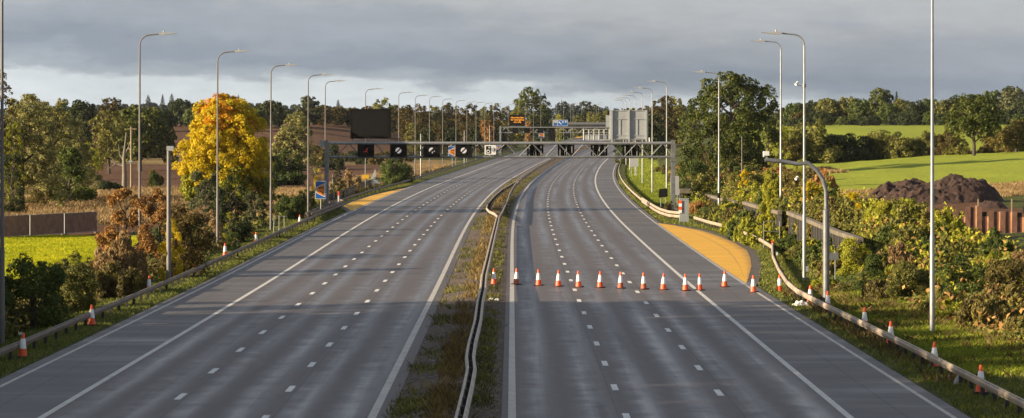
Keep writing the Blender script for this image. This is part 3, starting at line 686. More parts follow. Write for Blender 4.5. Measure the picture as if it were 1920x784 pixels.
# small equipment around it
p = hit(1566, 532); o = empty('information_plate', p, 0, 'small dark plate on a thin post beside the goose neck mast', 'sign')
h = zat(470, p.y) - p.z; b = MB(); b.tube([(0, 0, -.2), (0, 0, h)], .035, 8); b.build('post', M['galv'], o)
b = MB(); b.box((-.12, -.05, h - .35), (.62, .04, .42)); b.build('panel', M['galvdark'], o)
p = hit(1447, 466); o = empty('tubular_gate', p, 0, 'dark tubular frame standing in yellow bushes behind the right barrier', 'frame')
b = MB(); hh = zat(415, p.y) - p.z; ww = .62
for sx in (-ww, ww): b.bar((sx, 0, -.1), (sx, 0, hh), .03, 6)
for z in (hh, hh * .62, hh * .2): b.bar((-ww, 0, z), (ww, 0, z), .025, 6)
b.build('frame', M['galvdark'], o)
p = hit(523, 440); o = empty('tubular_gate', p, 0, 'thin dark tubular guard frame on the left verge, by the grassy bank', 'frame')
b = MB(); hh = zat(411, p.y) - p.z + .3; ww = .45
for sx in (-ww, 0, ww): b.bar((sx * 1.1, 0, -.1), (sx, .2, hh), .025, 6)
b.bar((-ww, .2, hh), (ww * 1.6, .2, hh - .1), .025, 6); b.build('frame', M['galvdark'], o)

# near gantry ------------------------------------------------------
GY1 = 266.0
def gx1(px): return (px - 960) / FPX * GY1
def gz1(py): return zat(py, GY1)
g = empty('gantry', (gx1(935), GY1, 0), 0, 'near grey steel truss gantry spanning both carriageways with black signals and signs', 'gantry'); ox = gx1(935)
xl, xr = gx1(612.5), gx1(1262); zt, zb = gz1(268.5), gz1(294.5)
for x, base in ((xl, gz(xl, GY1)), (xr, gz(xr, GY1))):
    b = MB(); b.box((x - ox, 0, (gz1(263) + base - .3) / 2), (.46, .46, gz1(263) - base + .3)); b.box((x - ox, 0, gz1(301)), (.62, .6, .16)); b.box((x - ox, 0, base + .15), (.9, .9, .5)); b.build('post', M['galvdark'], g)
b = MB(); b.bar((xl - ox, 0, zt), (xr - ox, 0, zt), .17, 8); b.build('top_chord', M['galv'], g)
b = MB(); b.bar((xl - ox, 0, zb), (xr - ox, 0, zb), .14, 8); b.build('bottom_chord', M['galvdark'], g)
b = MB(); x = xl + 1.0; k = 0
while x < xr - .3:
    x2 = min(x + 1.5, xr); b.bar((x - ox, 0, zb if k % 2 == 0 else zt), (x2 - ox, 0, zt if k % 2 == 0 else zb), .075, 6); x = x2; k += 1
b.bar((xl - ox, 0, zt), (xl + 1.0 - ox, 0, zb), .075, 6); b.build('diagonals', M['galvdark'], g)
def signal(px0, px1, py0, py1, face, parent=None, Y=GY1, ox=ox):
    f = Y / FPX; x0, x1 = (px0 - 960) * f - ox, (px1 - 960) * f - ox; z0, z1 = zat(py1, Y), zat(py0, Y); cx, cz = (x0 + x1) / 2, (z0 + z1) / 2
    b = MB(); b.box((cx, -.35, cz), (x1 - x0, .36, z1 - z0)); b.box((cx, -.60, z1 - .05), (x1 - x0, .16, .08)); s = b.build('signal', M['black'], parent or g)
    if face == 'end':
        n = 28; r = .33; dz = 0.0
        m1, m2 = MB(), MB(); a0 = R(45)
        for sgn, mm in ((1, m1), (-1, m2)):
            pts = []
            for q in range(15):
                th = math.radians(45) + sgn * (math.radians(14) + math.radians(152) * q / 14); pts.append((cx + r * math.cos(th), cz + r * math.sin(th)))
            mm.slab(pts, -.545, -.53)
        if px0 > 780 and px0 < 800: m2 = MB(); m2.slab([(cx + .02, cz - .33), (cx + .16, cz - .3), (cx + .1, cz - .1), (cx + .0, cz - .16)], -.545, -.53); m2.slab([(cx + .2, cz - .06), (cx + .34, cz - .02), (cx + .32, cz - .18)], -.545, -.53)
        m1.build('lit_half_disc', M['lit'], s); m2.build('lit_half_disc', M['lit'], s)
    if face == 'red':
        b = MB()
        b.slab([(cx - .02, cz + .02), (cx + .10, cz + .28), (cx + .22, cz + .30), (cx + .12, cz - .02)], -.545, -.53)
        b.slab([(cx - .30, cz - .22), (cx - .26, cz - .12), (cx + .02, cz - .02), (cx + .06, cz - .12)], -.545, -.53)
        b.slab([(cx + .10, cz - .06), (cx + .02, cz - .02), (cx + .20, cz - .28), (cx + .26, cz - .22)], -.545, -.53); b.build('lit_cross', M['redlit'], s)
    return s
signal(671, 702, 270.5, 294, 'red'); signal(732, 763, 270.5, 294, 'end'); signal(794, 825.5, 270.5, 294, 'end'); signal(854, 885, 270.5, 294, 'end')
def rear_signal(px0, px1, py0, py1):
    x0, x1 = gx1(px0) - ox, gx1(px1) - ox; z0, z1 = gz1(py1), gz1(py0); cx, cz = (x0 + x1) / 2, (z0 + z1) / 2; wd = x1 - x0
    b = MB(); b.box((cx - wd * .35, .35, cz), (wd * .3, .3, z1 - z0)); b.box((cx + wd * .35, .35, cz), (wd * .3, .3, z1 - z0)); b.box((cx, .45, cz), (wd * .42, .1, z1 - z0 - .1)); s = b.build('signal', M['black'], g)
    b = MB(); b.tube([(cx - .10, .33, z0), (cx - .18, .3, cz - .2), (cx + .06, .3, cz + .2), (cx - .05, .33, z1)], .05, 6); b.tube([(cx + .12, .33, z0), (cx + .05, .3, cz), (cx + .16, .33, z1)], .04, 6); b.build('cable', M['galvdark'], s)
    b = MB()
    for sx in (-.36, .36): b.bar((cx + wd * sx, .18, z0 - .1), (cx + wd * sx, .18, z1 + .1), .04, 6)
    b.build('hanger', M['galvdark'], s)
for a in ((988, 1019), (1046, 1077), (1108, 1139), (1168, 1199)): rear_signal(*a, 270.5, 294.5)
# black message sign
x0, x1, z0, z1 = gx1(657.5) - ox, gx1(733) - ox, gz1(260), gz1(204.5)
b = MB(); b.box(((x0 + x1) / 2, -.1, (z0 + z1) / 2), (x1 - x0, .5, z1 - z0)); ms = b.build('message_sign', M['black'], g)
b = MB(); b.box(((x0 + x1) / 2, -.355, (z0 + z1) / 2), (x1 - x0 - .5, .03, z1 - z0 - .5)); b.build('screen', M['screen'], ms)
b = MB(); b.box(((x0 + x1) / 2, 0, gz1(263.2)), (x1 - x0 - .2, .12, .14))
for sx in (.05, .5, .95): b.box((x0 + (x1 - x0) * sx, 0, gz1(264.5)), (.16, .14, .55))
b.build('cradle', M['galv'], ms)
# large sign seen from the back
x0, x1, z0, z1 = gx1(1143) - ox, gx1(1216) - ox, gz1(261), gz1(207)
b = MB(); b.box(((x0 + x1) / 2, .25, (z0 + z1) / 2), (x1 - x0, .06, z1 - z0)); sb = b.build('sign_back', M['signgrey'], g)
b = MB()
for sx in (.055, .5, .945): b.box((x0 + (x1 - x0) * sx, .10, (z0 + z1) / 2 - .15), (.20 if sx != .5 else .17, .2, z1 - z0 + .4))
b.build('support_post', M['signgrey'], sb)
b = MB()
for zz in (.99, .70, .13, .02): b.box(((x0 + x1) / 2, .185, z0 + (z1 - z0) * zz), (x1 - x0, .06, .07))
for sx in (.28, .72): b.box((x0 + (x1 - x0) * sx, .19, z0 + (z1 - z0) * .42), (.06, .05, (z1 - z0) * .56))
b.build('stiffener', M['signgrey'], sb)
b = MB()
for px in (1180, 1218): b.bar((gx1(px) - ox, .1, gz1(266)), (gx1(px) - ox, .1, gz1(258)), .1, 6)
b.bar((x0, .1, gz1(262.5)), (x1 + .1, .1, gz1(262.5)), .07, 6); b.build('bracket', M['galv'], sb)
# maintenance platform left of it
b = MB(); x0, x1, z0, z1 = gx1(1095) - ox, gx1(1143) - ox, gz1(263), gz1(243)
for z in (z0 + .08, (z0 + z1) / 2, z1): b.bar((x0, .8, z), (x1, .8, z), .045, 6); b.bar((x0, 1.5, z), (x1, 1.5, z), .04, 6)
for q in range(6): b.bar((x0 + (x1 - x0) * q / 5, .8, z0), (x0 + (x1 - x0) * q / 5, .8, z1), .05 if q else .09, 6); b.bar((x0 + (x1 - x0) * q / 5, 1.5, z0), (x0 + (x1 - x0) * q / 5, 1.5, z1), .035, 6)
b.box(((x0 + x1) / 2, 1.15, z0), (x1 - x0, .75, .07)); b.box(((x0 + x1) / 2, 1.52, (z0 * .75 + z1 * .25)), (x1 - x0, .02, (z1 - z0) * .48)); b.build('maintenance_platform', M['signgrey'], g)
# camera sign
x0, x1, z0, z1 = gx1(909) - ox, gx1(930) - ox, gz1(290), gz1(272); cx = (x0 + x1) / 2; cz = (z0 + z1) / 2; sw, sh = x1 - x0, z1 - z0
def rrect(cx, cz, w, h, r, n=5):
    pts = []
    for qx, qz, a in ((1, 1, 0), (-1, 1, 90), (-1, -1, 180), (1, -1, 270)):
        for k in range(n + 1):
            th = R(a + 90 * k / n); pts.append((cx + qx * (w / 2 - r) + r * math.cos(th), cz + qz * (h / 2 - r) + r * math.sin(th)))
    return pts
b = MB(); b.slab(rrect(cx, cz, sw, sh, .1), -.42, -.38); cs = b.build('camera_sign', M['white'], g)
b = MB(); b.slab(rrect(cx - sw * .17, cz, sw * .44, sh * .78, .05), -.44, -.421); b.slab([(cx + .36 * sw, cz + .14), (cx + .43 * sw, cz + .2), (cx + .43 * sw, cz - .2), (cx + .36 * sw, cz - .14)], -.436, -.422); b.build('camera_symbol', M['ink'], cs)
def ring(cx, cz, r0, r1, y0, y1, n=20):
    b = MB(); vs = []; fs = []
    for k in range(n):
        th = 2 * math.pi * k / n
        for r_, y in ((r0, y0), (r1, y0), (r1, y1), (r0, y1)): vs.append((cx + r_ * math.cos(th), y, cz + r_ * math.sin(th)))
    for k in range(n):
        for q in range(4): fs.append((k * 4 + q, k * 4 + (q + 1) % 4, (k + 1) % n * 4 + (q + 1) % 4, (k + 1) % n * 4 + q))
    return b.add(vs, fs)
ring(cx - sw * .19, cz - .18, .12, .21, -.452, -.443).build('lens_ring', M['white'], cs); ring(cx - sw * .10, cz + .26, .03, .09, -.452, -.443).build('flash_ring', M['white'], cs)
b = MB(); b.slab([(cx + .07 * sw, cz + .1), (cx + .33 * sw, cz + .36), (cx + .33 * sw, cz - .32), (cx + .07 * sw, cz - .1)], -.435, -.4205); b.build('beam_symbol', M['signgrey'], cs)
b = MB(); b.box((xl - .55 - ox, .0, gz1(270)), (.55, .5, .62)); b.slab([(xl - .9 - ox, gz1(265.4)), (xl - .55 - ox, gz1(263)), (xl - .22 - ox, gz1(265.4))], -.3, .3); b.build('junction_box', M['cabinet'], g)

# far gantry -------------------------------------------------------
GY2 = 660.0; f2 = GY2 / FPX
def X2(px): return (px - 960) * f2
def Z2(py): return zat(py, GY2)
g2 = empty('gantry', (X2(1040), GY2, 0), 0, 'distant grey truss gantry with an amber lit message sign on top', 'gantry'); ox2 = X2(1040)
xl2, xr2 = X2(938) - ox2, X2(1188) - ox2
for x in (xl2, xr2):
    b = MB(); zz = gz(x + ox2, GY2); b.box((x, 0, (Z2(236.5) + zz - .3) / 2), (.5, .5, Z2(236.5) - zz + .3)); b.box((x, 0, Z2(249)), (.75, .7, .4)); b.build('post', M['galv'], g2)
b = MB(); b.bar((xl2, 0, Z2(239)), (xr2, 0, Z2(239)), .17, 6); b.build('top_chord', M['galv'], g2)
b = MB(); b.bar((xl2, 0, Z2(249)), (xr2, 0, Z2(249)), .13, 6); b.build('bottom_chord', M['galv'], g2)
b = MB(); x = xl2; k = 0
while x < xr2 - .2: b.bar((x, 0, Z2(239 if k % 2 else 249)), (min(x + 1.6, xr2), 0, Z2(249 if k % 2 else 239)), .085, 5); x += 1.6; k += 1
b.build('diagonals', M['galv'], g2)
for c in (966, 988, 1013): signal(c - 5.5, c + 5.5, 240, 249.5, None, g2, GY2, ox2)
signal(1028, 1039.5, 240, 262, None, g2, GY2, ox2)
b = MB(); x0, x1, z0, z1 = X2(956) - ox2, X2(984.5) - ox2, Z2(235.5), Z2(215.8); b.box(((x0 + x1) / 2, -.1, (z0 + z1) / 2), (x1 - x0, .5, z1 - z0)); ms = b.build('message_sign', M['black'], g2)
for i_, line in enumerate(('Hard shoulder', 'for emergency', 'use only')):
    to = link('lettering', text_mesh('lettering', line, .64, .01, .011), M['amber'], ms, ((x0 + x1) / 2, -.38, (z0 + z1) / 2 + .75 - .62 * i_))
b = MB(); b.box(((x0 + x1) / 2, 0, Z2(237)), (x1 - x0, .14, .2)); b.build('cradle', M['galv'], ms)
x0, x1, z0, z1 = X2(1045.5) - ox2, X2(1064.5) - ox2, Z2(236.5), Z2(225)
b = MB(); b.slab(rrect((x0 + x1) / 2, (z0 + z1) / 2, x1 - x0, z1 - z0, .12), -.30, -.25); bs = b.build('direction_sign', M['white'], g2)
b = MB(); b.slab(rrect((x0 + x1) / 2, (z0 + z1) / 2, x1 - x0 - .16, z1 - z0 - .16, .1), -.315, -.301); b.build('blue_face', M['blue'], bs)
link('lettering', text_mesh('lettering', 'A 41', .85, .006, .015), M['white'], bs, ((x0 + x1) / 2 + .62, -.33, (z0 + z1) / 2 + .32))
b = MB(); ax, azz = x0 + .75, (z0 + z1) / 2
b.slab([(ax - .5, azz + .42), (ax + .02, azz + .36), (ax - .14, azz + .2), (ax + .42, azz - .34), (ax + .28, azz - .46), (ax - .27, azz + .08), (ax - .42, azz - .06)], -.335, -.318); b.build('arrow', M['white'], bs)
b = MB(); x0, x1 = X2(1036) - ox2, X2(1045) - ox2; b.box(((x0 + x1) / 2, -.22, (z0 + z1) / 2), (x1 - x0, .06, z1 - z0)); pn = b.build('lane_panel', M['signgrey'], g2)
b = MB(); b.box(((x0 + x1) / 2 + .1, -.256, (z0 + z1) / 2 - .35), (x1 - x0 - .4, .01, .8)); b.build('blue_patch', M['blue'], pn)
b = MB(); x0, x1 = X2(1136) - ox2, X2(1144) - ox2; b.box(((x0 + x1) / 2, .2, (Z2(239) + Z2(216)) / 2), (x1 - x0, .08, Z2(216) - Z2(239))); sb2 = b.build('sign_back', M['signgrey'], g2)
b = MB(); b.box(((x0 + x1) / 2 + .2, .2, Z2(211.5)), (.75, .3, 1.3)); b.build('black_box', M['black'], sb2)

# refuge signs -----------------------------------------------------
def refuge_sign(px, pytop, pybot, wpx, d, label, full=True):
    p = atd(px, d); o = empty('refuge_sign', p, 0, label, 'sign'); f = d / FPX; W = wpx * f; z0, z1 = zat(pybot, d) - p.z, zat(pytop, d) - p.z; H = z1 - z0; cz = (z0 + z1) / 2
    b = MB(); b.tube([(0, 0, -.2), (0, 0, z1 - .1)], .06 * max(1, W / 1.5), 8); b.build('post', M['galv'], o)
    b = MB(); b.slab(rrect(0, cz, W, H, W * .09), -.12, -.08); pn = b.build('panel', M['white'], o)
    b = MB(); b.slab(rrect(0, cz, W * .92, H - W * .08, W * .07), -.135, -.121); b.build('blue_face', M['blue'], pn)
    t4 = lambda s: [(-W * .34 * s - W * .02, cz + H * .13 * s), (W * .33 * s, cz + H * .34 * s), (W * .33 * s, cz - H * .36 * s), (-W * .34 * s - W * .02, cz - H * .15 * s)]
    b = MB(); b.slab(t4(1.12), -.145, -.136); b.build('symbol_outline', M['white'], pn)
    b = MB(); b.slab(t4(1.0), -.155, -.146); sy = b.build('symbol', M['orange'], pn)
    b = MB()
    for q in range(6): b.box((W * .40, -.142, cz - H * .34 + H * .135 * q), (W * .05, .012, H * .06))
    b.build('dashes', M['white'], pn)
    b = MB(); pts = [(-W * .17, -.165, cz - H * .02), (-W * .02, -.165, cz - H * .06), (W * .12, -.165, cz - H * .13), (W * .19, -.165, cz - H * .2)]; b.tube(pts, W * .03, 6); b.slab([(W * .10, cz - H * .17), (W * .24, cz - H * .15), (W * .24, cz - H * .27)], -.17, -.157); b.build('arrow', M['ink'], sy)
    link('lettering', text_mesh('lettering', 'SOS', W * .26, .004, W * .008), M['ink'], sy, (W * .05, -.165, cz + H * .12))
    return o
refuge_sign(601.5, 339.5, 373, 20.5, 258, 'blue refuge sign with orange bay symbol beside the left gantry post')
refuge_sign(848, 274, 295, 14.5, 545, 'blue and orange refuge sign seen between the third and fourth black signals')
refuge_sign(935.5, 272, 281, 10, 735, 'small blue and red refuge sign just right of the white camera sign')
refuge_sign(1015.5, 247, 259, 10.5, 850, 'tiny far blue refuge sign under the amber message gantry')
# companion blue plate, backs of signs
p = atd(613.5, 270); o = empty('sos_plate', p, 0, 'narrow blue plate peeping out right of the refuge sign', 'sign')
b = MB(); b.tube([(0, .1, -.2), (0, .1, zat(347, 270) - p.z)], .05, 8); b.build('post', M['galv'], o)
zc = (zat(347, 270) + zat(362, 270)) / 2 - p.z; b = MB(); b.slab(rrect(0, zc, .5, .95, .06), -.06, -.02); pn = b.build('panel', M['white'], o); b = MB(); b.slab(rrect(0, zc, .44, .89, .05), -.075, -.061); b.build('blue_face', M['blue'], pn)
p = atd(700, 352); o = empty('warning_sign', p, 0, 'triangular sign seen from behind with a grey plate below, left verge by the paling fence', 'sign'); f = 352 / FPX
b = MB(); b.slab([(-6 * f, zat(336, 352) - p.z), (4.5 * f, zat(336, 352) - p.z), (4.5 * f, zat(317, 352) - p.z)], -.05, 0); b.build('triangle', M['signgrey'], o)
b = MB(); b.slab([(-4 * f, zat(345, 352) - p.z), (13 * f, zat(344, 352) - p.z), (13 * f, zat(336.5, 352) - p.z), (-4 * f, zat(337.5, 352) - p.z)], -.10, -.06); b.build('plate', M['cabinet'], o)
b = MB(); b.tube([(2 * f, .03, -.2), (2 * f, .03, zat(318, 352) - p.z)], .06, 8); b.tube([(12.5 * f, -.03, -.2), (12.5 * f, -.03, zat(337, 352) - p.z)], .05, 8); b.build('post', M['galvdark'], o)
p = atd(1246, 262); p.x = (1244 - 960) * 262 / FPX; o = empty('sign_board', p, 0, 'dark board seen from behind just left of the right gantry post', 'sign'); f = 262 / FPX
b = MB(); b.slab([(-9 * f, zat(371, 262) - p.z), (8 * f, zat(369, 262) - p.z), (7 * f, zat(353, 262) - p.z), (-8 * f, zat(354.5, 262) - p.z)], -.04, 0); b.build('panel', M['screen'], o)
b = MB()
for q in (-5, 4): b.tube([(q * f, .05, -.2), (q * f, .05, zat(355, 262) - p.z)], .04, 6)
b.build('post', M['galvdark'], o)
p = atd(1265, 282); o = empty('sign_board', p, 0, 'pale grey board seen from behind, half hidden by the right gantry post', 'sign'); f = 282 / FPX
b = MB(); b.slab([(-8 * f, zat(366, 282) - p.z), (8 * f, zat(366, 282) - p.z), (8 * f, zat(330, 282) - p.z), (-8 * f, zat(330, 282) - p.z)], -.04, 0); b.build('panel', M['signgrey'], o)
b = MB()
for q in (-5, 5): b.tube([(q * f, .05, -.2), (q * f, .05, zat(331, 282) - p.z)], .06, 6)
b.build('post', M['galvdark'], o)
p = atd(1187, 440); o = empty('sign_board', p, 0, 'small grey board behind far right lamp columns, on the green verge', 'sign'); f = 440 / FPX
b = MB(); b.box((2 * f, 0, zat(305, 440) - p.z), (16 * f, .05, 16 * f)); b.build('panel', M['signgrey'], o); b = MB()
for q in (-3, 7): b.tube([(q * f, .06, -.2), (q * f, .06, zat(300, 440) - p.z)], .06, 6)
b.build('post', M['galvdark'], o)
# cabinet with red and white marker near the barrier end
p = atd(1281, 236.5); o = empty('roadside_cabinet', p, 0, 'grey roadside cabinet with a red and white marker at the barrier end', 'cabinet'); f = 236.5 / FPX
z1 = zat(373, 236.5) - p.z; b = MB(); b.box((1.5 * f, 0, z1 / 2), (17 * f, .6, z1)); b.box((1.5 * f, 0, z1 + .03), (18.5 * f, .68, .06)); b.build('housing', M['cabinet'], o)
for q, mm in ((0, 'cone'), (1, 'sleeve'), (2, 'cone'), (3, 'sleeve')):
    b = MB(); b.box((-6 * f, -.36, z1 - .3 - q * .32), (.32, .06, .32 if q < 3 else .3)); b.build('marker_band', M[mm], o)
# marker posts
def marker(px, pyb, pyt, label, red=True, d=None, tilt=0, r=.06, col='cone'):
    p = hit(px, pyb) if d is None else atd(px, d); h = zat(pyt, p.y) - p.z; o = empty('marker_post', p, 0, label, 'marker'); o.rotation_euler = (0, R(tilt), 0)
    b = MB(); b.box((0, 0, h * .36), (r * 2, r, h * .72 + .2)); b.build('shaft', M['white'], o)
    b = MB(); b.box((0, 0, h * .85), (r * 2.1, r * 1.1, h * .26)); b.build('cap', M[col], o)
marker(634.5, 372, 358, 'red topped marker post just right of the near gantry post', d=283, r=.08)
marker(522, 434, 424, 'small white marker post with a red top behind the left barrier', d=218)
marker(445, 462, 452, 'small blue topped marker post behind the left barrier', d=193, col='blue')
marker(1349.5, 417, 406, 'small red topped marker post at the foot of the lamp before the oak', d=234)
marker(1457, 486, 473, 'stub white marker post behind the right barrier bend', d=172, col='sleeve')
marker(1448, 470, 450, 'slim red topped marker post behind the right barrier bend', d=176)
marker(1792, 745, 690, 'tilted white marker post with a blue top behind the right barrier', tilt=30, d=86.0, r=.10, col='blue')

# traffic cones ----------------------------------------------------
def cone_proto(dark):
    o = empty('traffic_cone', (0, 0, 0)); m = M['conedark'] if dark else M['cone']
    b = MB(); b.slab(rrect(0, 0, .54, .54, .06), 0, .055); me = b.mesh('base'); me.transform(__import__('mathutils').Matrix.Rotation(R(-90), 4, 'X')); me.transform(__import__('mathutils').Matrix.Translation((0, 0, .0)))
    zs = [v.co.z for v in me.vertices]; me.transform(__import__('mathutils').Matrix.Translation((0, 0, -min(zs)))); link('base', me, M['rubber'], o)
    b = MB(); b.lathe([(.195, .05), (.185, .08), (.138, .40), (.136, .41), (.075, .80), (.072, .81), (.045, .99), (.035, 1.0)], 24); b.build('body', M['cone'] if not dark else m, o, True)
    b = MB(); b.lathe([(.150, .36), (.146, .39), (.088, .77), (.084, .775)], 24); b.build('sleeve', M['sleeve'], o, True)
    if dark:
        b = MB(); b.lathe([(.084, .78), (.050, .992), (.02, 1.005)], 20); b.build('tip', M['cone'], o, True)
    return o
cp, cd = cone_proto(False), cone_proto(True); cu = {0: 0, 1: 0}
def put_cone(loc, label, group, dark=0, tilt=0, rz=0):
    pr = cd if dark else cp; o = pr if cu[dark] == 0 else copy_tree(pr); cu[dark] += 1
    o.location = loc; o.rotation_euler = (R(tilt), R(tilt * .6), rz); return tag(o, label, 'cone', group)
GC = 'cones across the right carriageway'
row = [(926, 534, 0, 'cone on the median grass, leftmost of the line of cones'), (968, 533.5, 1, 'dark based cone standing on the left edge line of the right carriageway'),
 (1010, 535.5, 0, 'bright cone alone in the first lane, third from the left of the line'), (1047, 537, 0, 'cone just left of the first lane dashes, fourth from the left of the line'),
 (1085, 538.5, 0, 'cone just right of the first lane dashes, fifth from the left of the line'), (1125, 539.5, 0, 'cone in the middle lane left part, sixth from the left of the line'),
 (1163.5, 541, 1, 'dull red cone next to the second lane dashes, left of them'), (1207, 542.5, 1, 'dull red cone right of the second lane dashes, eighth from the left of the line'),
 (1243.5, 543.5, 0, 'bright cone ninth from the left of the line, in the inside lane'), (1285.4, 545, 0, 'cone just left of the solid white shoulder line'),
 (1311.6, 544.5, 0, 'cone just right of the solid white shoulder line'), (1358.6, 538, 0, 'cone alone in the middle of the hard shoulder'),
 (1412.6, 548, 0, 'cone at the near corner of the orange refuge bay'), (1461, 547, 0, 'cone on the grass right of the orange refuge bay')]
for i, (px, py, dk, lab) in enumerate(row):
    p = hit(px, py); p.z = medz(-1.2, p.y) if i == 0 else (float(zroad(p.y)) + .004 if i < 13 else p.z)
    if i < 13: d = (HC - p.z) * FPX / (py - YH); p = Vector(((px - 960) / FPX * d, d, p.z))
    put_cone(p, lab, GC, dk, (0, 1.4, -1, .6, -1.6, 1, .3, -.8, 1.8, -1.2, .5, 1.1, -.6, 1.5)[i], rz=(i * .7) % 1.5)
GV = 'cones behind the right barrier'
for px, py, tl, lab in ((1519, 572, 0, 'cone half hidden behind the right barrier near the white litter'), (1552, 584, 0, 'cone at the foot of the goose neck mast'),
    (1621, 619, 0, 'cone behind the right barrier, left of two below the green bank'), (1670, 648, 0, 'cone behind the right barrier, right of two below the green bank'),
    (1752, 692, 0, 'cone behind the barrier in front of the nearest right lamp column'), (1839, 741, 0, 'cone behind the right barrier, nearest to the camera and beside the tilted marker post')):
    put_cone(hit(px, py) + Vector((0, 0, .06)), lab, GV, 0, tl)
GW = 'cones behind the left barrier'
for px, py, tl, lab in ((42, 671, 3, 'leaning cone behind the left barrier, nearest to the camera'), (172, 611, 0, 'cone behind the left barrier, second nearest'), (279, 549, 2, 'cone behind the left barrier at the foot of the dark bush'),
    (363, 507, 0, 'cone behind the left barrier right of the short column'), (422, 481, 0, 'cone behind the left barrier right of the lamp before the maple'), (480, 458, 0, 'cone behind the left barrier beside the thin tubular frame'),
    (562, 422, 0, 'farthest cone behind the left barrier, near the blue refuge sign')):
    put_cone(hit(px, py) + Vector((0, 0, .02)), lab, GW, 0, tl, .4)

# safety barriers --------------------------------------------------
BEAM = [(-.04, 0), (-.04, .042), (-.08, .084), (-.08, .18), (-.04, .222), (-.04, .27), (.035, .27), (.035, 0)]
BEAM2 = [(-a, b_) for a, b_ in BEAM]
def barrier(label, pts, post_step, m=None, height=.39, side=1, group=None, post=True, rails=(0,), name='safety_barrier', pm=None):
    """pts: ground points along the barrier"""
    pts = [Vector(p) for p in pts]; o = empty(name, pts[0], 0, label, 'barrier', group); off = pts[0]
    # densify
    den = []
    for a, c in zip(pts[:-1], pts[1:]):
        n = max(1, int((c - a).length / 4)); den += [a.lerp(c, k / n) for k in range(n)]
    den.append(pts[-1]); rel = [p - off for p in den]
    for k in rails:
        b = MB(); b.sweep([p + Vector((0, 0, height + k)) for p in rel], BEAM if side > 0 else BEAM2); b.build('beam', m or M['rail'], o)
    if post:
        acc = 0.0; nxt = 0.8; cnt = 0; pme = MB().box((0, 0, 0), (.13, .17, height + .35)).mesh('post'); 
        for a, c in zip(rel[:-1], rel[1:]):
            L_ = (c - a).length
            while nxt <= acc + L_ and cnt < 98:
                q = a.lerp(c, (nxt - acc) / L_); po = link('post', pme, pm or M['post'], o, (q.x + .12 * side, q.y, q.z + (height + .1) / 2)); cnt += 1; nxt += post_step
            acc += L_
    return o
def gpt(X, Y): return Vector((X, Y, gz(X, Y)))
def gu(u, Y): return gpt(float(cen(Y)) + u, Y)
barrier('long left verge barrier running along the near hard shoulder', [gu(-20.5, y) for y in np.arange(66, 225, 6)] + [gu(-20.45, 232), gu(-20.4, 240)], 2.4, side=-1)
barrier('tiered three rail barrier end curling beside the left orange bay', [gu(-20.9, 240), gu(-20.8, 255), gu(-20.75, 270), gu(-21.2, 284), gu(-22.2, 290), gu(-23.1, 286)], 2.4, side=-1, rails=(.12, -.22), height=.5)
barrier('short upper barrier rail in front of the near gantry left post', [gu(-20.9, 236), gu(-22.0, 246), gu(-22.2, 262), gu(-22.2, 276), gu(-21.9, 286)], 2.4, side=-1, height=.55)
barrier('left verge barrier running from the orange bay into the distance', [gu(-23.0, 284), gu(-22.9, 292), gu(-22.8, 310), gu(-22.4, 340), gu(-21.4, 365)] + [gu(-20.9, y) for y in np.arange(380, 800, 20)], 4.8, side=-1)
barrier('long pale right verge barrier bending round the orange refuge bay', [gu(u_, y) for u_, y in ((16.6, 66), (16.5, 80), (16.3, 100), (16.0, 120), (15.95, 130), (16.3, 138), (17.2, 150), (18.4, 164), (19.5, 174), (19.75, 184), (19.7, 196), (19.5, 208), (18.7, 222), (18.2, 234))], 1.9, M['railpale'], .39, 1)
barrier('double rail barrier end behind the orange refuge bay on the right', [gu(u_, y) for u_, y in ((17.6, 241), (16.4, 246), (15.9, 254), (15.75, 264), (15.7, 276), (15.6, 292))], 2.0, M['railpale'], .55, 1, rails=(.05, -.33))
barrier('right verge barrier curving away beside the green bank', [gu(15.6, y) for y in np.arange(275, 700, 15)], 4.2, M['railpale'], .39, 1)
# double sided median barrier with a slight kink, then a loop that splits in two
def mp_(u_, y): p = upt(u_, y); p.z = medz(u_, y); return p
near = [(-1.56, 66), (-1.48, 78), (-1.47, 84), (-1.60, 88.5), (-1.62, 94), (-1.56, 106), (-1.62, 118), (-1.60, 128), (-1.68, 140), (-1.62, 160), (-1.55, 185), (-1.50, 205), (-1.50, 229)]
def dbl(label, pts, gap, step, group=None):
    o = empty('median_barrier', mp_(*pts[0]), 0, label, 'barrier', group); off = mp_(*pts[0])
    for s, prof in ((-gap, BEAM), (gap, BEAM2)):
        b = MB(); b.sweep([mp_(u_ + s, y) - off + Vector((0, 0, .48)) for u_, y in pts], [(a * 1.0, z) for a, z in prof]); b.build('beam', M['medianrail'], o)
    ys_ = np.arange(pts[0][1] + 1, pts[-1][1], step)[:98]; us_ = np.interp(ys_, [p[1] for p in pts], [p[0] for p in pts]); pme = MB().box((0, 0, .35), (.12, .12, .82)).mesh('post')
    for u_, y in zip(us_, ys_): q = mp_(float(u_), float(y)) - off; link('post', pme, M['post'], o, q)
    return o
def dense(pts):
    r = []
    for a, c in zip(pts[:-1], pts[1:]):
        for k in range(3): r.append((a[0] + (c[0] - a[0]) * k / 3, a[1] + (c[1] - a[1]) * k / 3))
    return r + [pts[-1]]
dbl('near double sided median barrier with a slight kink', dense(near), .115, 2.4)
barrier('median barrier branch bulging to the left in a loop', [mp_(*p) for p in ((-1.55, 231), (-1.9, 238), (-2.6, 245), (-3.05, 254), (-3.2, 268), (-3.15, 285), (-3.0, 305), (-2.7, 330), (-2.2, 352), (-1.9, 372))], 3.2, M['medianrail'], .55, 1)
barrier('median barrier branch continuing on the right of the loop', [mp_(*p) for p in ((-1.40, 229), (-1.2, 245), (-1.15, 262), (-1.15, 285), (-1.3, 305), (-1.45, 330), (-1.6, 355), (-1.7, 372))], 3.2, M['medianrail'], .55, -1)
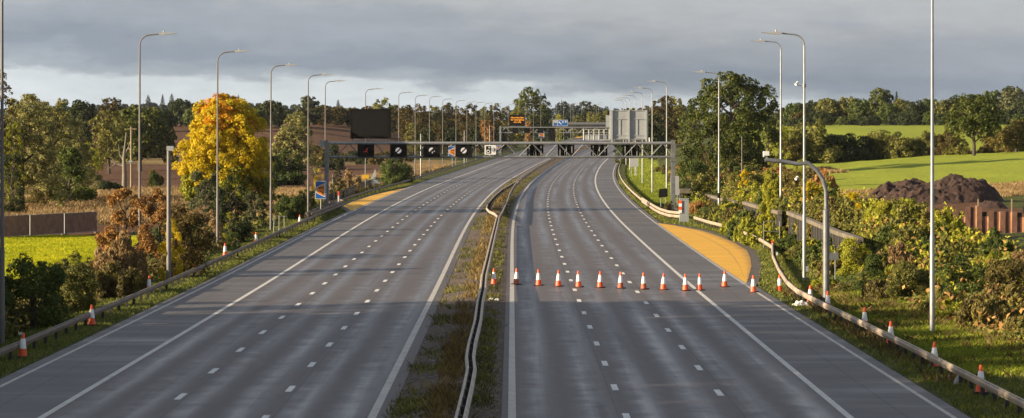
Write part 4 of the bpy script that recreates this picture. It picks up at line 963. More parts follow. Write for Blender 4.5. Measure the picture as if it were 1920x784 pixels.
dbl('far median barrier following the bend beyond the near gantry', dense([(-1.75, 373), (-1.9, 400), (-2.0, 440), (-2.1, 500), (-2.1, 560), (-2.1, 620), (-2.1, 700), (-2.1, 800)]), .13, 4.6)
# the flared lengths below the lay-by fence, paling fence
def fence(label, pts, h, m, step=.18, name='paling_fence', rails=2, pt=.07):
    pts = [Vector(p) for p in pts]; off = pts[0]; o = empty(name, off, 0, label, 'fence'); b = MB(); rb = MB()
    for a, c in zip(pts[:-1], pts[1:]):
        n = max(1, int((c - a).length / step)); t_ = (c - a) / n; ang = math.atan2(t_.y, t_.x)
        for k in range(n): q = a + t_ * k - off; b.box((q.x, q.y, q.z + h / 2), (pt, .03, h + .1), ang)
        for r_ in range(rails): z = h * (.3 + .5 * r_); rb.tube([a - off + Vector((0, -.03, z)), c - off + Vector((0, -.03, z))], .04, 4)
    b.build('palings', m, o); rb.build('rail', m, o); return o
fence('dark paling fence rising behind the left orange bay', [gu(u_, y) for u_, y in ((-24.3, 292), (-24.6, 312), (-25.0, 335), (-25.4, 360), (-25.6, 390))], 1.35, M['post'], .22)
fence('low dark rail fence beyond the near left lamps, on dry grass', [gu(u_, y) for u_, y in ((-27, 440), (-26.5, 480), (-26.5, 520))], 1.0, M['post'], 2.5)
fence('low post fence along the foot of the far right wood', [gpt(x, 720) for x in (70, 90, 110, 130)], 1.3, M['post'], 2.6)

# mesh site fence on the left field --------------------------------
a = hit(-12, 449); c = hit(182, 437); o = empty('site_fence', a, math.atan2(c.y - a.y, c.x - a.x), 'row of temporary site fence panels with brown netting, left field', 'fence'); L_ = (c - a).xy.length; dz = c.z - a.z
npan = 3
for k in range(npan):
    x0, x1 = L_ * k / npan + .06, L_ * (k + 1) / npan - .06; b = MB(); zb_ = dz * k / npan
    for x in (x0, x1): b.bar((x, 0, zb_ - .1), (x, 0, zb_ + 1.95), .035, 6)
    for z in (.12, 1.93): b.bar((x0, 0, zb_ + z), (x1, 0, zb_ + z), .03, 6)
    fr = b.build('panel_frame', M['galv'], o)
    b = MB(); nn = 14
    vs = []; fs = []
    for q in range(nn + 1):
        for z in (.15, .5, 1.0, 1.5, 1.9): vs.append((x0 + (x1 - x0) * q / nn, .02 + .05 * math.sin(q * 1.9 + z * 3 + k), zb_ + z))
    for q in range(nn):
        for r_ in range(4): fs.append((q * 5 + r_, (q + 1) * 5 + r_, (q + 1) * 5 + r_ + 1, q * 5 + r_ + 1))
    b.add(vs, fs); b.build('netting', M['mesh'], fr)
b = MB()
for k in range(npan + 1): b.box((L_ * k / npan, 0, dz * k / npan + .06), (.7, .22, .13))
b.build('feet', M['concrete'], o)

# retaining wall, culvert, sheet piles, spoil heap on the right ----
def retaining(label, pts, top):
    """pts: ground line; top: cap top heights"""
    o = empty('retaining_wall', pts[0], 0, label, 'wall'); off = Vector(pts[0]); cap = MB(); sl_ = MB(); bk = MB()
    P = [Vector(p) - off for p in pts]
    for i in range(len(P) - 1):
        a, c = P[i], P[i + 1]; n = max(1, int((c - a).length / 2.5)); 
        for k in range(n):
            q = a.lerp(c, (k + .5) / n); zt_ = top[i] + (top[i + 1] - top[i]) * (k + .5) / n - off.z; ang = math.atan2(c.y - a.y, c.x - a.x)
            sl_.box((q.x - .12, q.y, (zt_ - .30 + q.z - .5) / 2), (.12, .12, zt_ - .30 - q.z + .5), ang)
    capl = [Vector((p.x, p.y, z - off.z)) for p, z in zip(P, top)]
    cap.sweep(capl, [(-.20, -.28), (-.20, 0), (.16, .03), (.16, -.28)]); bk.sweep(capl, [(.1, -2.6), (.1, -.285), (.15, -.285), (.15, -2.6)])
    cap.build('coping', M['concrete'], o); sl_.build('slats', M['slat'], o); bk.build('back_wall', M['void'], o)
W1 = [gu(21.5 + .4, y) for y in (146, 156, 170, 184)]; retaining('near dark slatted retaining wall with a pale coping, behind the goose neck mast', W1, [zat(446, 146), zat(433, 156), zat(410, 172) , zat(394, 186)])
W2 = [gu(21.9, y) for y in (190, 205, 220)]; retaining('middle slatted retaining wall half hidden by yellow bushes', W2, [zat(396, 190), zat(388, 203), zat(379, 218)])
W3 = [gu(21.9, y) for y in (228, 245, 266)]; retaining('far slatted retaining wall behind the lamp column before the oak', W3, [zat(379, 226), zat(371, 245), zat(364, 266)])
p = atd(1297, 284); o = empty('culvert_headwall', p, 0, 'low concrete headwall over a dark recess in the right bank', 'culvert'); f = 284 / FPX
zt_ = zat(354, 284) - p.z; b = MB(); b.box((0, 0, zt_ - .28), (46 * f, 1.2, .56)); b.build('lintel', M['concrete'], o)
b = MB()
for s in (-21, 20): b = MB(); b.box((s * f, .1, (zt_ - .57) / 2 - .15), (.35, .9, zt_ - .57 + .3)); b.build('pier', M['slat'], o)
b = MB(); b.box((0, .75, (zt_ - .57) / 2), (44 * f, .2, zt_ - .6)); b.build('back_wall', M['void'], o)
o = empty('sheet_pile_wall', (34.6, 189.5, 0), 0, 'rusty corrugated steel sheet pile wall with uneven tops', 'wall'); rnd = random.Random(3); b = MB(); off = Vector((34.6, 189.5, 0)); x = 34.0; k = 0
b2 = MB()
dk = MB(); eg = MB()
while x < 52:
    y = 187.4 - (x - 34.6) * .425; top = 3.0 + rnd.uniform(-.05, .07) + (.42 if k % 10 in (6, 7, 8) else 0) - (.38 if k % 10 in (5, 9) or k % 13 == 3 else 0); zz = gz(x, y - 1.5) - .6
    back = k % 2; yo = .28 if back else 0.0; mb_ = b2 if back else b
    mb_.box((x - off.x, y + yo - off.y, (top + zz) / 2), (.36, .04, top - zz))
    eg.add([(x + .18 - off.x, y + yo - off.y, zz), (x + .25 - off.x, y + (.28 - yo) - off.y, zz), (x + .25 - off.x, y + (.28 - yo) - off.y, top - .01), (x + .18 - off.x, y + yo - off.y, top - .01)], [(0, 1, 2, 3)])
    if k % 10 in (5, 9) or k % 13 == 3: dk.box((x - off.x, y + .5 - off.y, top + .1), (.40, .06, .5))  # dark box paints the shade in the notch over each low pile
    x += .43; k += 1
b.build('piles', M['pile'], o); b2.build('piles', plain('purple rust with painted shade', (.15, .085, .065), .8, .1, var=.4, scale=1.8), o); eg.build('pile_webs', plain('orange rust with painted light', (.29, .14, .06), .8, .05, var=.35, scale=2), o); dk.build('notch_shade', M['void'], o)  # back pans darkened and webs brightened: shade and sunlight put into the rust
for px in (1834, 1897):
    q = atd(px, 191); o = empty('wooden_stake', q, 0, 'bare wooden stake above the sheet piles, %s of two' % ('left' if px < 1850 else 'right'), 'stake', 'stakes behind the sheet piles'); b = MB(); hh = zat(375, 191) - q.z + .1; b.box((0, 0, hh / 2 - .1), (.09, .09, hh)); b.slab([(-.045, hh - .1), (.045, hh - .1), (0, hh)], -.045, .045); b.build('stake', M['timber'], o)
# spoil heap
rs2 = np.random.RandomState(5); n = 130; gxx, gyy = np.meshgrid(np.linspace(-1, 1, n), np.linspace(-1, 1, n)); rr = np.sqrt(gxx ** 2 + gyy ** 2)
def vnoise(x, y, s, seed, octs=5):
    r = np.random.RandomState(seed); tot = 0; amp = 1
    for o_ in range(octs):
        lat = r.uniform(-1, 1, (64, 64)); fx = x * s + 31.3 + o_ * 7.1; fy = y * s + 27.7; ix = np.floor(fx).astype(int); iy = np.floor(fy).astype(int); tx = fx - ix; ty = fy - iy; tx = tx * tx * (3 - 2 * tx); ty = ty * ty * (3 - 2 * ty); g_ = lambda a_, b_: lat[(ix + a_) % 64, (iy + b_) % 64]
        tot = tot + amp * ((g_(0, 0) * (1 - tx) + g_(1, 0) * tx) * (1 - ty) + (g_(0, 1) * (1 - tx) + g_(1, 1) * tx) * ty); s *= 2.03; amp *= .55
    return tot
prof = np.clip(1 - (np.abs(gxx) ** 2.2 + np.abs(gyy) ** 2.2), 0, 1); flat = np.clip(prof * 1.9, 0, 1) ** .8; hgt = flat * (.52 + .46 * np.exp(-((gxx - .28) ** 2 * 3 + (gyy + .1) ** 2 * 2) * 3) + .10 * np.exp(-((gxx + .5) ** 2) * 9)) * 2.55 + vnoise(gxx, gyy, 2.6, 2) * .55 * flat + np.abs(vnoise(gxx, gyy, 7, 4)) * .30 * np.clip(flat * 2, 0, 1)
px_, py_ = 38.6, 214.0; V = np.stack([px_ + gxx * 6.6, py_ + gyy * 5.5, ground(px_ + gxx * 6.6, py_ + gyy * 5.5) - .15 + np.maximum(hgt, 0)], -1).reshape(-1, 3); V = V - np.array([px_, py_, 2.3])
ii, jj = np.meshgrid(np.arange(n - 1), np.arange(n - 1)); k = (jj * n + ii).ravel(); F = np.stack([k, k + 1, k + n + 1, k + n], -1)
o = link('spoil_heap', mesh_np('spoil_heap', V, F), M['soil'], None, (px_, py_, 2.3)); tag(o, 'big heap of dark red brown soil on the right field edge', 'soil heap')
p = hit(1832, 386); V2 = np.stack([gxx * 1.5, gyy * 1.5, np.maximum(prof * .75 + vnoise(gxx, gyy, 4, 8) * .1 * prof, 0)], -1).reshape(-1, 3)
tag(link('spoil_heap', mesh_np('spoil_heap', V2, F), M['soil'], None, (p.x, 198, gz(p.x, 198) - .1)), 'small soil pile behind the sheet piles', 'soil heap')
# far bridge over the motorway
o = empty('overbridge', (0, 1000, 0), 0, 'dark distant overbridge crossing the motorway behind the blue direction sign', 'bridge')
z0, z1 = zat(241.5, 1000), zat(233.5, 1000); b = MB(); b.box((60, 0, (z0 + z1) / 2), (88, 8, z1 - z0)); b.build('deck', M['bridge'], o)
b = MB(); b.box((60, -3.9, z1 + .5), (88, .25, 1.0)); b.build('parapet', M['galvdark'], o)
b = MB(); b.box((17, 0, (z0 + gz(17, 1000) - 1) / 2), (3.0, 9, z0 - gz(17, 1000) + 1)); b.box((88, 0, (z0 + 2) / 2), (3, 9, z0 - 2 + 1)); b.build('abutment', M['bridge'], o)
# litter
def litter(px, py, s, label, seed, dd=0):
    p = hit(px, py); r = np.random.RandomState(seed); bm = bmesh.new(); bmesh.ops.create_icosphere(bm, subdivisions=3, radius=1)
    for v in bm.verts: k = .75 + .5 * abs(math.sin(v.co.x * 5 + seed) * math.cos(v.co.y * 6 + v.co.z * 4)); v.co = Vector((v.co.x * s * k, v.co.y * s * .7 * k, max(-.05, v.co.z * s * .55 * k)))
    me = bpy.data.meshes.new('litter'); bm.to_mesh(me); bm.free(); tag(link('litter', me, M['bag'], None, p + Vector((0, dd, .06))), label, 'litter')
litter(30, 632, .34, 'crumpled white bag at the foot of the nearest left column', 1); litter(1497, 571, .42, 'crumpled white litter in front of the right barrier posts', 4, -1)
litter(921, 569, .16, 'white scrap on the median gravel, left of two', 6); litter(932, 570, .15, 'white scrap on the median gravel, right of two', 9)
for o_ in [k for k in bpy.data.objects if k.name.startswith('litter') and 'median' in k.get('label', '')]: o_.location.z = medz(-1, o_.location.y) + .02

# ------------------------------------------------------------------ vegetation
T, S = put_tree, put_shrub
# left foreground
S('green', 'shrub', 'dark green bush in shade at the left edge, behind the nearest lamp column', 60, 486, 628, 150, 0, d=116)
S('olive', 'shrub', 'dark leafy bush in shade left of the rust brown shrub, second from the left edge', 135, 478, 595, 110, 1, d=126)
S('straw', 'herb', 'pale feathery scrub beside the bright green field, left verge', 225, 440, 540, 105, 2, d=150)
S('scrub', 'herb', 'brown green bush under the pale scrub, behind the left barrier', 215, 495, 575, 120, 5, d=137)
S('rust', 'twig', 'rust brown shrub with orange leaves behind the second lamp column', 235, 356, 490, 110, 3, d=172)
S('rust', 'twig', 'rust brown shrub between the second lamp column and the short column', 300, 358, 498, 95, 4, d=170)
S('bronze', 'shrub', 'dark brown rounded bush on the verge right of the short column', 345, 388, 524, 105, 5, d=155)
S('yellow', 'shrub', 'small bright yellow bush touching the short column', 322, 412, 470, 58, 6, d=151.5)
S('sage', 'shrub', 'grey green bush at the foot of the yellow maple', 385, 322, 430, 80, 0, d=215)
S('dark', 'shrub', 'black green dense bush between the third and fourth lamp columns', 432, 332, 440, 92, 1, d=204)
S('green', 'shrub', 'small leafy bush on the grassy verge near the third lamp column', 437, 436, 470, 34, 2, d=188)
S('lime', 'twig', 'thin yellow leaved sapling in front of the black green bush', 430, 398, 445, 26, 3, d=194)
S('straw', 'twig', 'clump of pale dry stalks left of the third lamp column', 398, 395, 455, 50, 4, d=196)
S('sage', 'twig', 'thin pale twiggy bush right of the black green bush', 478, 360, 425, 46, 4, d=236)
S('green', 'shrub', 'round dark green bush between the fourth and fifth lamp columns', 546, 368, 413, 62, 5, d=252)
S('dark', 'shrub', 'low dark bush left of the blue refuge sign', 575, 362, 398, 40, 0, d=270)
S('yellow', 'shrub', 'small bright yellow bush behind the blue refuge sign', 599, 318, 375, 30, 1, d=300)
mt = T('yellow', 'oak', 'big', 'large rounded maple with bright yellow and orange leaves on the left verge', 420, 183, 186, 260, 1, .14)
mh = zat(183, 260) - mt.location.z; mw = 186 / FPX * 260
for kd, wx, lo, hi, dx, var in (('golden', .66, .66, 1.02, -.02, 2), ('yellow', .92, .34, .80, -.02, 4), ('lime', .98, .12, .52, .0, 1)):
    ch = mh * (hi - lo); me, asp = crown('dome', 'big', var, ch / (mw * wx)); c = link('crown', me, None, mt); paint_obj(c, LM[kd]); c.scale = (mw * wx, mw * wx, ch / asp); c.location = (dx * mw, 0, mh * lo)
# left field
T('bronze', 'round', 'mid', 'tall bronze tree rising at the left frame edge', -8, 128, 80, 262, 0, .2)
T('willow', 'dome', 'big', 'pale willow at the left edge behind the nearest lamp column', 42, 180, 165, 268, 0, .02)
T('willow', 'dome', 'big', 'second willow with a ragged bare top, right of the pale willow', 100, 190, 130, 292, 1, .02)
T('willow', 'dome', 'big', 'dull olive willow between the second willow and the big oak', 135, 225, 105, 300, 2, .0)
T('lime', 'round', 'mid', 'small yellow topped tree under the pale willow at the left edge', 25, 230, 50, 258, 2, .1)
S('dark', 'shrub', 'dark round bush at the far left edge, under the willows', 22, 288, 368, 60, 2, 'mid', d=250)
S('green', 'shrub', 'large rounded green bush on the left field right of the willows', 130, 278, 366, 98, 3, 'mid', d=285)
S('scrub', 'shrub', 'low brown scrub between dark bush and round green bush', 72, 316, 370, 60, 4, 'mid', d=278)
S('dark', 'shrub', 'low dark scrub at the foot of the dead tree', 205, 340, 362, 55, 5, 'mid', d=338)
T('oak', 'oak', 'mid', 'broad dark oak on the left field behind the dead tree', 262, 203, 140, 500, 0, .18)
T('olive', 'loose', 'mid', 'open crowned green tree left of the broad dark oak', 205, 208, 80, 470, 1, .15)
T('bronze', 'round', 'far', 'brown topped tree behind the open crowned green tree', 208, 186, 62, 600, 2, .1)
T('dark', 'round', 'far', 'dark domed tree on the skyline between willows and oak', 155, 189, 70, 640, 0, .1)
T('lime', 'round', 'far', 'pale yellowish tree under the dark domed skyline tree', 125, 212, 46, 560, 1, .1)
T('green', 'round', 'far', 'mid green tree on the skyline behind the willows', 118, 193, 45, 680, 2, .1)
S('lime', 'shrub', 'small yellow green bush at the edge of the brown field', 170, 268, 310, 50, 1, 'mid', d=420)
S('scrub', 'twig', 'thin brown bush with a bare top in front of the brown field', 290, 318, 352, 34, 2, 'mid', d=360)
S('green', 'shrub', 'small green bush right of the dead tree', 290, 325, 356, 30, 3, 'mid', d=352)
# dead tree and utility pole
p = atd(233, 345); o = empty('dead_tree', p, 0, 'bare dead tree with a pale broken trunk on the left field', 'tree'); H = zat(246, 345) - p.z
b = MB(); b.tube([(0, 0, -.2), (.03, 0, H * .3), (-.05, 0, H * .55), (.1, 0, H * .75)], [.42, .34, .27, .16], 10); b.build('trunk', M['deadwood'], o, True)
for q in ([(.0, 0, H * .5), (-.7, .1, H * .62), (-.85, .1, H * .78)], [(.05, 0, H * .6), (.6, -.1, H * .72), (1.0, 0, H * .84), (1.15, 0, H * .9)], [(.6, -.1, H * .72), (1.0, -.3, H * .70)], [(-.05, 0, H * .42), (-1.3, .2, H * .46), (-2.6, .1, H * .36)], [(.1, 0, H * .74), (.3, .1, H * .98)], [(-1.3, .2, H * .46), (-1.9, .2, H * .52)]):
    b = MB(); b.tube(q, [.15, .10, .05, .03][:len(q)], 6); b.build('branch', M['deadwood'], o, True)
p = atd(246, 338); o = empty('utility_pole', p, 0, 'wooden utility pole beside the bare dead tree', 'pole'); H = zat(238, 338) - p.z
b = MB(); b.tube([(0, 0, -.2), (0, 0, H)], [.17, .12], 10); b.build('shaft', M['timber'], o, True); b = MB(); b.box((.15, -.1, H - .3), (1.3, .12, .12)); b.build('crossarm', M['timber'], o); b = MB(); b.box((-.05, -.2, H * .48), (.5, .3, .35)); b.build('transformer', M['cabinet'], o)
# left middle
T('willow', 'dome', 'mid', 'light green spreading tree right of the yellow maple', 552, 212, 92, 420, 0, .03)
S('green', 'shrub', 'dark green bushes mass at the foot of the light green tree', 540, 283, 345, 85, 1, 'mid', d=385)
S('dark', 'shrub', 'dark bush right of the yellow maple crown', 508, 292, 350, 50, 2, 'mid', d=370)
T('dark', 'conifer', 'mid', 'small dark cypress like tree behind the near gantry left post', 633, 290, 30, 330, 0, .02)
S('green', 'shrub', 'bright green topped bush under the second black signal', 738, 292, 340, 44, 1, 'mid', d=395)
S('green', 'shrub', 'spreading dark bush around the lamp column under the second signal', 742, 306, 342, 80, 2, 'mid', d=402)
S('dark', 'shrub', 'low dark hedge piece on the slope left of the black message sign', 625, 272, 296, 50, 3, 'mid', d=520)
S('straw', 'twig', 'dry pale bush right of the small dark cypress like tree', 655, 318, 345, 46, 1, 'mid', d=350)
# left hill row (front line of the woods)
for i, (k, cx, yt, wp, d, st) in enumerate((('dark', 300, 206, 62, 760, 'round'), ('dark', 338, 188, 66, 800, 'oak'), ('green', 372, 200, 60, 780, 'round'), ('dark', 507, 190, 66, 790, 'oak'), ('green', 478, 205, 50, 760, 'round'),
      ('sage', 580, 181, 52, 800, 'loose'), ('autumn', 604, 198, 44, 820, 'round'), ('autumn', 632, 200, 46, 830, 'round'), ('bronze', 662, 203, 44, 835, 'round'), ('autumn', 690, 200, 40, 830, 'round'),
      ('olive', 716, 186, 46, 800, 'loose'), ('bronze', 738, 198, 40, 815, 'round'))):
    lab = ['dark tree at the left end of the hill wood behind the brown field', 'broad dark oak on the hill wood skyline left of the yellow maple', 'green tree on the hill wood skyline touching the yellow maple', 'dark oak on the hill wood just right of the yellow maple top', 'green tree half hidden by the right of the yellow maple crown',
      'thin grey green tree on the skyline left of the gantry message sign', 'first autumn brown tree of the hill wood right of the thin grey green tree', 'second autumn brown tree of the hill wood right of the thin grey green tree', 'low bronze tree of the hill wood beside the left edge of the black message sign', 'brown tree showing just over the left of the black message sign', 'pale olive tree peeping over the right of the black message sign', 'bronze tree of the hill wood touching the right edge of the black message sign'][i]
    T(k, st, 'far', lab, cx, yt, wp, d, i % 3, .06, group='trees of the hill wood')
aut = [('autumn', 762, 198, 40, 780), ('bronze', 790, 196, 42, 760), ('olive', 815, 200, 40, 765), ('autumn', 838, 194, 42, 770), ('bronze', 862, 200, 38, 780), ('autumn', 884, 196, 40, 800), ('olive', 905, 201, 36, 815), ('bronze', 926, 195, 38, 850), ('autumn', 948, 201, 34, 880)]
for i, (k, cx, yt, wp, d) in enumerate(aut):
    T(k, 'round', 'far', '%s tree in the autumn wood by the motorway, %s from its left end' % ({'autumn': 'orange brown', 'bronze': 'bronze', 'olive': 'olive green'}[k], ['first', 'second', 'third', 'fourth', 'fifth', 'sixth', 'seventh', 'eighth', 'ninth'][i]), cx, yt, wp, d, i % 3, .02, group='trees of the autumn wood')
for i, (k, cx, yt, wp, d) in enumerate((('olive', 775, 232, 40, 640), ('dark', 800, 240, 44, 650), ('autumn', 822, 226, 34, 665), ('dark', 846, 240, 44, 690), ('bronze', 868, 232, 34, 700), ('dark', 890, 238, 40, 720), ('rust', 912, 226, 40, 745), ('dark', 935, 242, 36, 790), ('olive', 945, 228, 26, 800))):
    T(k, 'dome', 'far', '%s lower tree at the foot of the autumn wood, %s from the left' % ({'olive': 'olive', 'dark': 'dark', 'autumn': 'orange tinged', 'bronze': 'bronze', 'rust': 'rust red'}[k], ['first', 'second', 'third', 'fourth', 'fifth', 'sixth', 'seventh', 'eighth', 'ninth'][i]), cx, yt, wp, d, i % 3, .0, group='lower trees of the autumn wood')
for i, (cx, yt, wp, d) in enumerate(((278, 179, 13, 1300), (305, 177, 9, 1300), (322, 176, 12, 1300), (447, 178, 8, 1500), (634, 187, 8, 1500))):
    T('hazegreen', 'poplar', 'tiny', ['left poplar of three slim ones on the far skyline', 'middle and slimmest poplar of three on the far skyline', 'right poplar of three slim ones on the far skyline', 'lone slim poplar peeping above the yellow maple', 'lone far poplar right of the thin grey green tree'][i], cx, yt, wp, d, i % 3, .0, group='far poplars')
# centre
T('oak', 'oak', 'mid', 'tall round green tree in the centre behind the amber message sign', 996, 165, 80, 900, 2, .08)
T('olive', 'round', 'far', 'olive tree at the left foot of the tall central tree', 968, 205, 40, 890, 1, .0)
T('green', 'round', 'far', 'green tree at the right foot of the tall central tree', 1022, 200, 34, 930, 0, .0)
T('lime', 'round', 'far', 'small bright yellow tree over the blue direction sign', 1047, 214, 20, 1080, 0, .0)
T('rust', 'round', 'tiny', 'small orange tree between the message sign and the tall central tree', 991, 226, 18, 850, 0, .0)
for i, (k, cx, yt, wp, d) in enumerate((('hazegreen', 1055, 192, 44, 1180), ('hazegreen', 1078, 196, 40, 1150), ('dark', 1098, 191, 38, 1150), ('dark', 1118, 197, 30, 1200), ('hazegreen', 1133, 201, 30, 1350), ('olive', 1085, 218, 34, 1060), ('olive', 1122, 212, 34, 1060))):
    T(k, 'round', 'far', ['blue green tree right of the tall central tree', 'second blue green tree right of the tall central tree', 'dark rounded tree above the far bridge', 'dark tree above the right of the far bridge', 'farthest dim tree left of the grey sign backs', 'olive low tree on the left of the bridge parapet', 'olive low tree on the right of the bridge parapet'][i], cx, yt, wp, d, i % 3, .0, group='trees beyond the far bridge')
T('hazegreen', 'poplar', 'tiny', 'tiny far poplar in the gap right of the tall central tree', 1053, 187, 5, 1500, 0, .0, group='far poplars')
# right of the centre
T('bronze', 'round', 'mid', 'brown autumn tree right of the grey sign back', 1243, 181, 66, 600, 0, .05)
T('olive', 'round', 'far', 'olive tree behind the brown autumn tree, touching the oak', 1268, 182, 44, 660, 1, .05)
T('dark', 'dome', 'far', 'dark shaded tree under the brown autumn tree', 1225, 215, 60, 570, 2, .0)
T('autumn', 'round', 'far', 'orange tree half behind the large grey sign back', 1208, 200, 44, 620, 1, .0)
T('dark', 'round', 'far', 'dark tree behind the grey sign back, far side of the bend', 1180, 205, 50, 690, 2, .0)
S('green', 'shrub', 'dark green bush under the gantry beam at the right verge', 1165, 277, 306, 26, 0, 'mid', d=560)
T('oak', 'oak', 'big', 'big round dark green oak on the right bank', 1370, 141, 188, 340, 3, .03)
T('oak', 'oak', 'mid', 'side crown of the oak with gaps of sky, right part', 1440, 160, 56, 352, 1, .25)
S('autumn', 'shrub', 'small orange bush at the left foot of the oak', 1322, 272, 296, 26, 1, 'mid', d=330)
# hedge and lone tree on the right field
hz = [('lime', 1462, 238, 46, 400), ('olive', 1525, 230, 96, 402), ('scrub', 1480, 262, 50, 396), ('dark', 1572, 252, 70, 405), ('dark', 1615, 256, 66, 405), ('olive', 1655, 246, 60, 405), ('olive', 1690, 250, 60, 406), ('olive', 1725, 248, 50, 406), ('scrub', 1755, 250, 56, 406), ('bronze', 1780, 246, 50, 405), ('olive', 1795, 256, 46, 402), ('scrub', 1870, 248, 60, 404), ('scrub', 1905, 226, 60, 400), ('olive', 1935, 232, 50, 396)]
hl = ['yellow green bush at the left end of the field hedge', 'large round olive bush in the field hedge, right of the camera lamp column', 'low brown bush at the left end of the field hedge', 'dark hedge stretch right of the large olive bush', 'second dark hedge stretch, left of the golden bushes', 'golden olive bush left of the middle of the hedge', 'yellow tinted bush in the middle of the hedge', 'olive bush in the hedge just left of the nearest right lamp column', 'brown bush in the hedge just right of the nearest right lamp column', 'reddish bush in the hedge left of the lone field tree', 'olive bush at the left foot of the lone field tree', 'brown bush at the right of the lone field tree', 'orange brown bush at the right frame edge of the hedge', 'olive bush cut by the right frame edge']
for i, (k, cx, yt, wp, d) in enumerate(hz):
    S(k, 'shrub', hl[i], cx, yt, 0, wp * 1.25, i, 'mid', d=d + (i % 3) * 2, group='bushes of the field hedge')
T('oak', 'oak', 'mid', 'lone broad tree with a pale trunk at the top of the green field', 1826, 178, 112, 392, 4, .30)
# right wood
rw = [('green', 1492, 194, 50, 800), ('dark', 1525, 190, 48, 820), ('autumn', 1500, 212, 40, 760), ('olive', 1552, 186, 56, 800), ('dark', 1545, 208, 44, 750), ('olive', 1590, 184, 54, 800), ('green', 1612, 186, 48, 790), ('oak', 1650, 167, 58, 860), ('green', 1668, 196, 50, 780), ('olive', 1690, 186, 44, 800), ('dark', 1715, 190, 52, 790), ('green', 1742, 186, 50, 800), ('olive', 1770, 188, 50, 790), ('dark', 1800, 180, 56, 800), ('green', 1862, 172, 60, 790), ('sage', 1898, 163, 60, 780), ('dark', 1925, 180, 50, 760)]
od = ['first', 'second', 'third', 'fourth', 'fifth', 'sixth', 'seventh', 'eighth', 'ninth', 'tenth', 'eleventh', 'twelfth', 'thirteenth', 'fourteenth', 'fifteenth', 'sixteenth', 'seventeenth']
cn = {'green': 'green', 'dark': 'dark green', 'autumn': 'russet', 'olive': 'olive', 'oak': 'tall rounded', 'sage': 'grey green'}
for i, (k, cx, yt, wp, d) in enumerate(rw):
    T(k, 'round' if k != 'oak' else 'oak', 'far', '%s tree in the wood beyond the right fields, %s from its left end' % (cn[k], od[i]), cx, yt, wp, d, i % 3, .0, group='trees of the right wood')
T('hazegreen', 'conifer', 'far', 'pointed dark tree beside the tall rounded tree of the right wood', 1681, 172, 20, 870, 0, .0)

# woods behind those front rows, read as one mass each
def wood(name, label, cat, kinds, spots, kind='stuff', lod='tiny', styles=('round', 'dome', 'oak')):
    for kd in kinds:
        Vs, Fs, Ts = [], [], []; n0 = 0
        for i, (x, y, wd, hh, q) in enumerate(spots):
            if q != kd: continue
            me, asp = crown(styles[i % 3], lod, i % 3, hh / wd)
            nv = len(me.vertices); co = np.empty(nv * 3, np.float32); me.vertices.foreach_get('co', co); co = co.reshape(-1, 3) * np.array([wd, wd, hh / asp]); a = i * 1.7
            co = np.stack([co[:, 0] * math.cos(a) - co[:, 1] * math.sin(a), co[:, 0] * math.sin(a) + co[:, 1] * math.cos(a), co[:, 2]], -1) + np.array([x, y, gz(x, y) - .4])
            Vs.append(co); Fs.append(np.arange(nv).reshape(-1, 4) + n0); n0 += nv
            t_ = np.empty(len(me.polygons), np.float32); me.attributes['tint'].data.foreach_get('value', t_); Ts.append(t_)
        if Vs: tag(link(name, mesh_np(name, np.concatenate(Vs), np.concatenate(Fs), tint=np.concatenate(Ts)), LM[kd]), label % cn2[kd], cat, None, kind)
cn2 = {'dark': 'dark green', 'green': 'green', 'autumn': 'russet', 'bronze': 'bronze', 'olive': 'olive', 'hazegreen': 'blue green', 'scrub': 'brown', 'lime': 'yellow green', 'rust': 'rust brown'}
rw_ = random.Random(11)
def row_spots(px0, px1, d0, d1, ytop, step, kinds, jit=6, wf=1.25):
    r = []; px = px0
    while px < px1:
        d = rw_.uniform(d0, d1); X = (px - 960) / FPX * d; yt = (np.interp(px, ytop[0], ytop[1]) if isinstance(ytop, tuple) else ytop) + rw_.uniform(-jit, jit); h = zat(yt, d) - gz(X, d)
        r.append((X, d, max(3, step * wf * d / FPX * rw_.uniform(.9, 1.3)), max(2.5, h), rw_.choice(kinds))); px += step * rw_.uniform(.7, 1.2)
    return r
wood('hill_wood', '%s tree mass of the hill wood behind its front trees', 'wood', ('dark', 'autumn', 'olive'), row_spots(90, 560, 850, 900, ([90, 300, 560], [206, 200, 202]), 24, ('dark', 'olive', 'dark'), 4) + row_spots(590, 770, 850, 900, 204, 20, ('autumn', 'olive'), 3), 'stuff')
wood('motorway_wood', '%s tree mass inside the autumn wood by the motorway', 'wood', ('dark', 'autumn', 'bronze'), row_spots(750, 960, 840, 900, 206, 14, ('dark', 'bronze', 'autumn'), 4) + row_spots(760, 960, 780, 830, 225, 14, ('dark', 'autumn'), 5) + row_spots(930, 1050, 920, 1000, 222, 14, ('dark', 'bronze'), 4), 'stuff')
wood('right_wood', '%s tree mass of the wood beyond the right fields', 'wood', ('dark', 'green', 'olive'), row_spots(1470, 1960, 850, 900, ([1470, 1700, 1960], [200, 196, 182]), 22, ('dark', 'green', 'olive'), 4) + row_spots(1470, 1960, 735, 765, ([1470, 1960], [216, 208]), 22, ('dark', 'green', 'dark'), 5), 'stuff')
wood('bend_wood', '%s tree mass on the outside of the far bend', 'wood', ('dark', 'olive'), row_spots(1060, 1300, 1100, 1250, ([1060, 1150, 1300], [212, 206, 196]), 16, ('dark', 'olive'), 3) + row_spots(1165, 1290, 640, 720, 232, 22, ('dark',), 6), 'stuff')
wood('skyline_wood', '%s far wood along the skyline', 'wood', ('hazegreen',), row_spots(-40, 760, 1500, 1800, ([-40, 330, 470, 760], [203, 193, 194, 205]), 16, ('hazegreen',), 2.5) + row_spots(960, 1300, 1600, 1900, 205, 16, ('hazegreen',), 3), 'stuff')
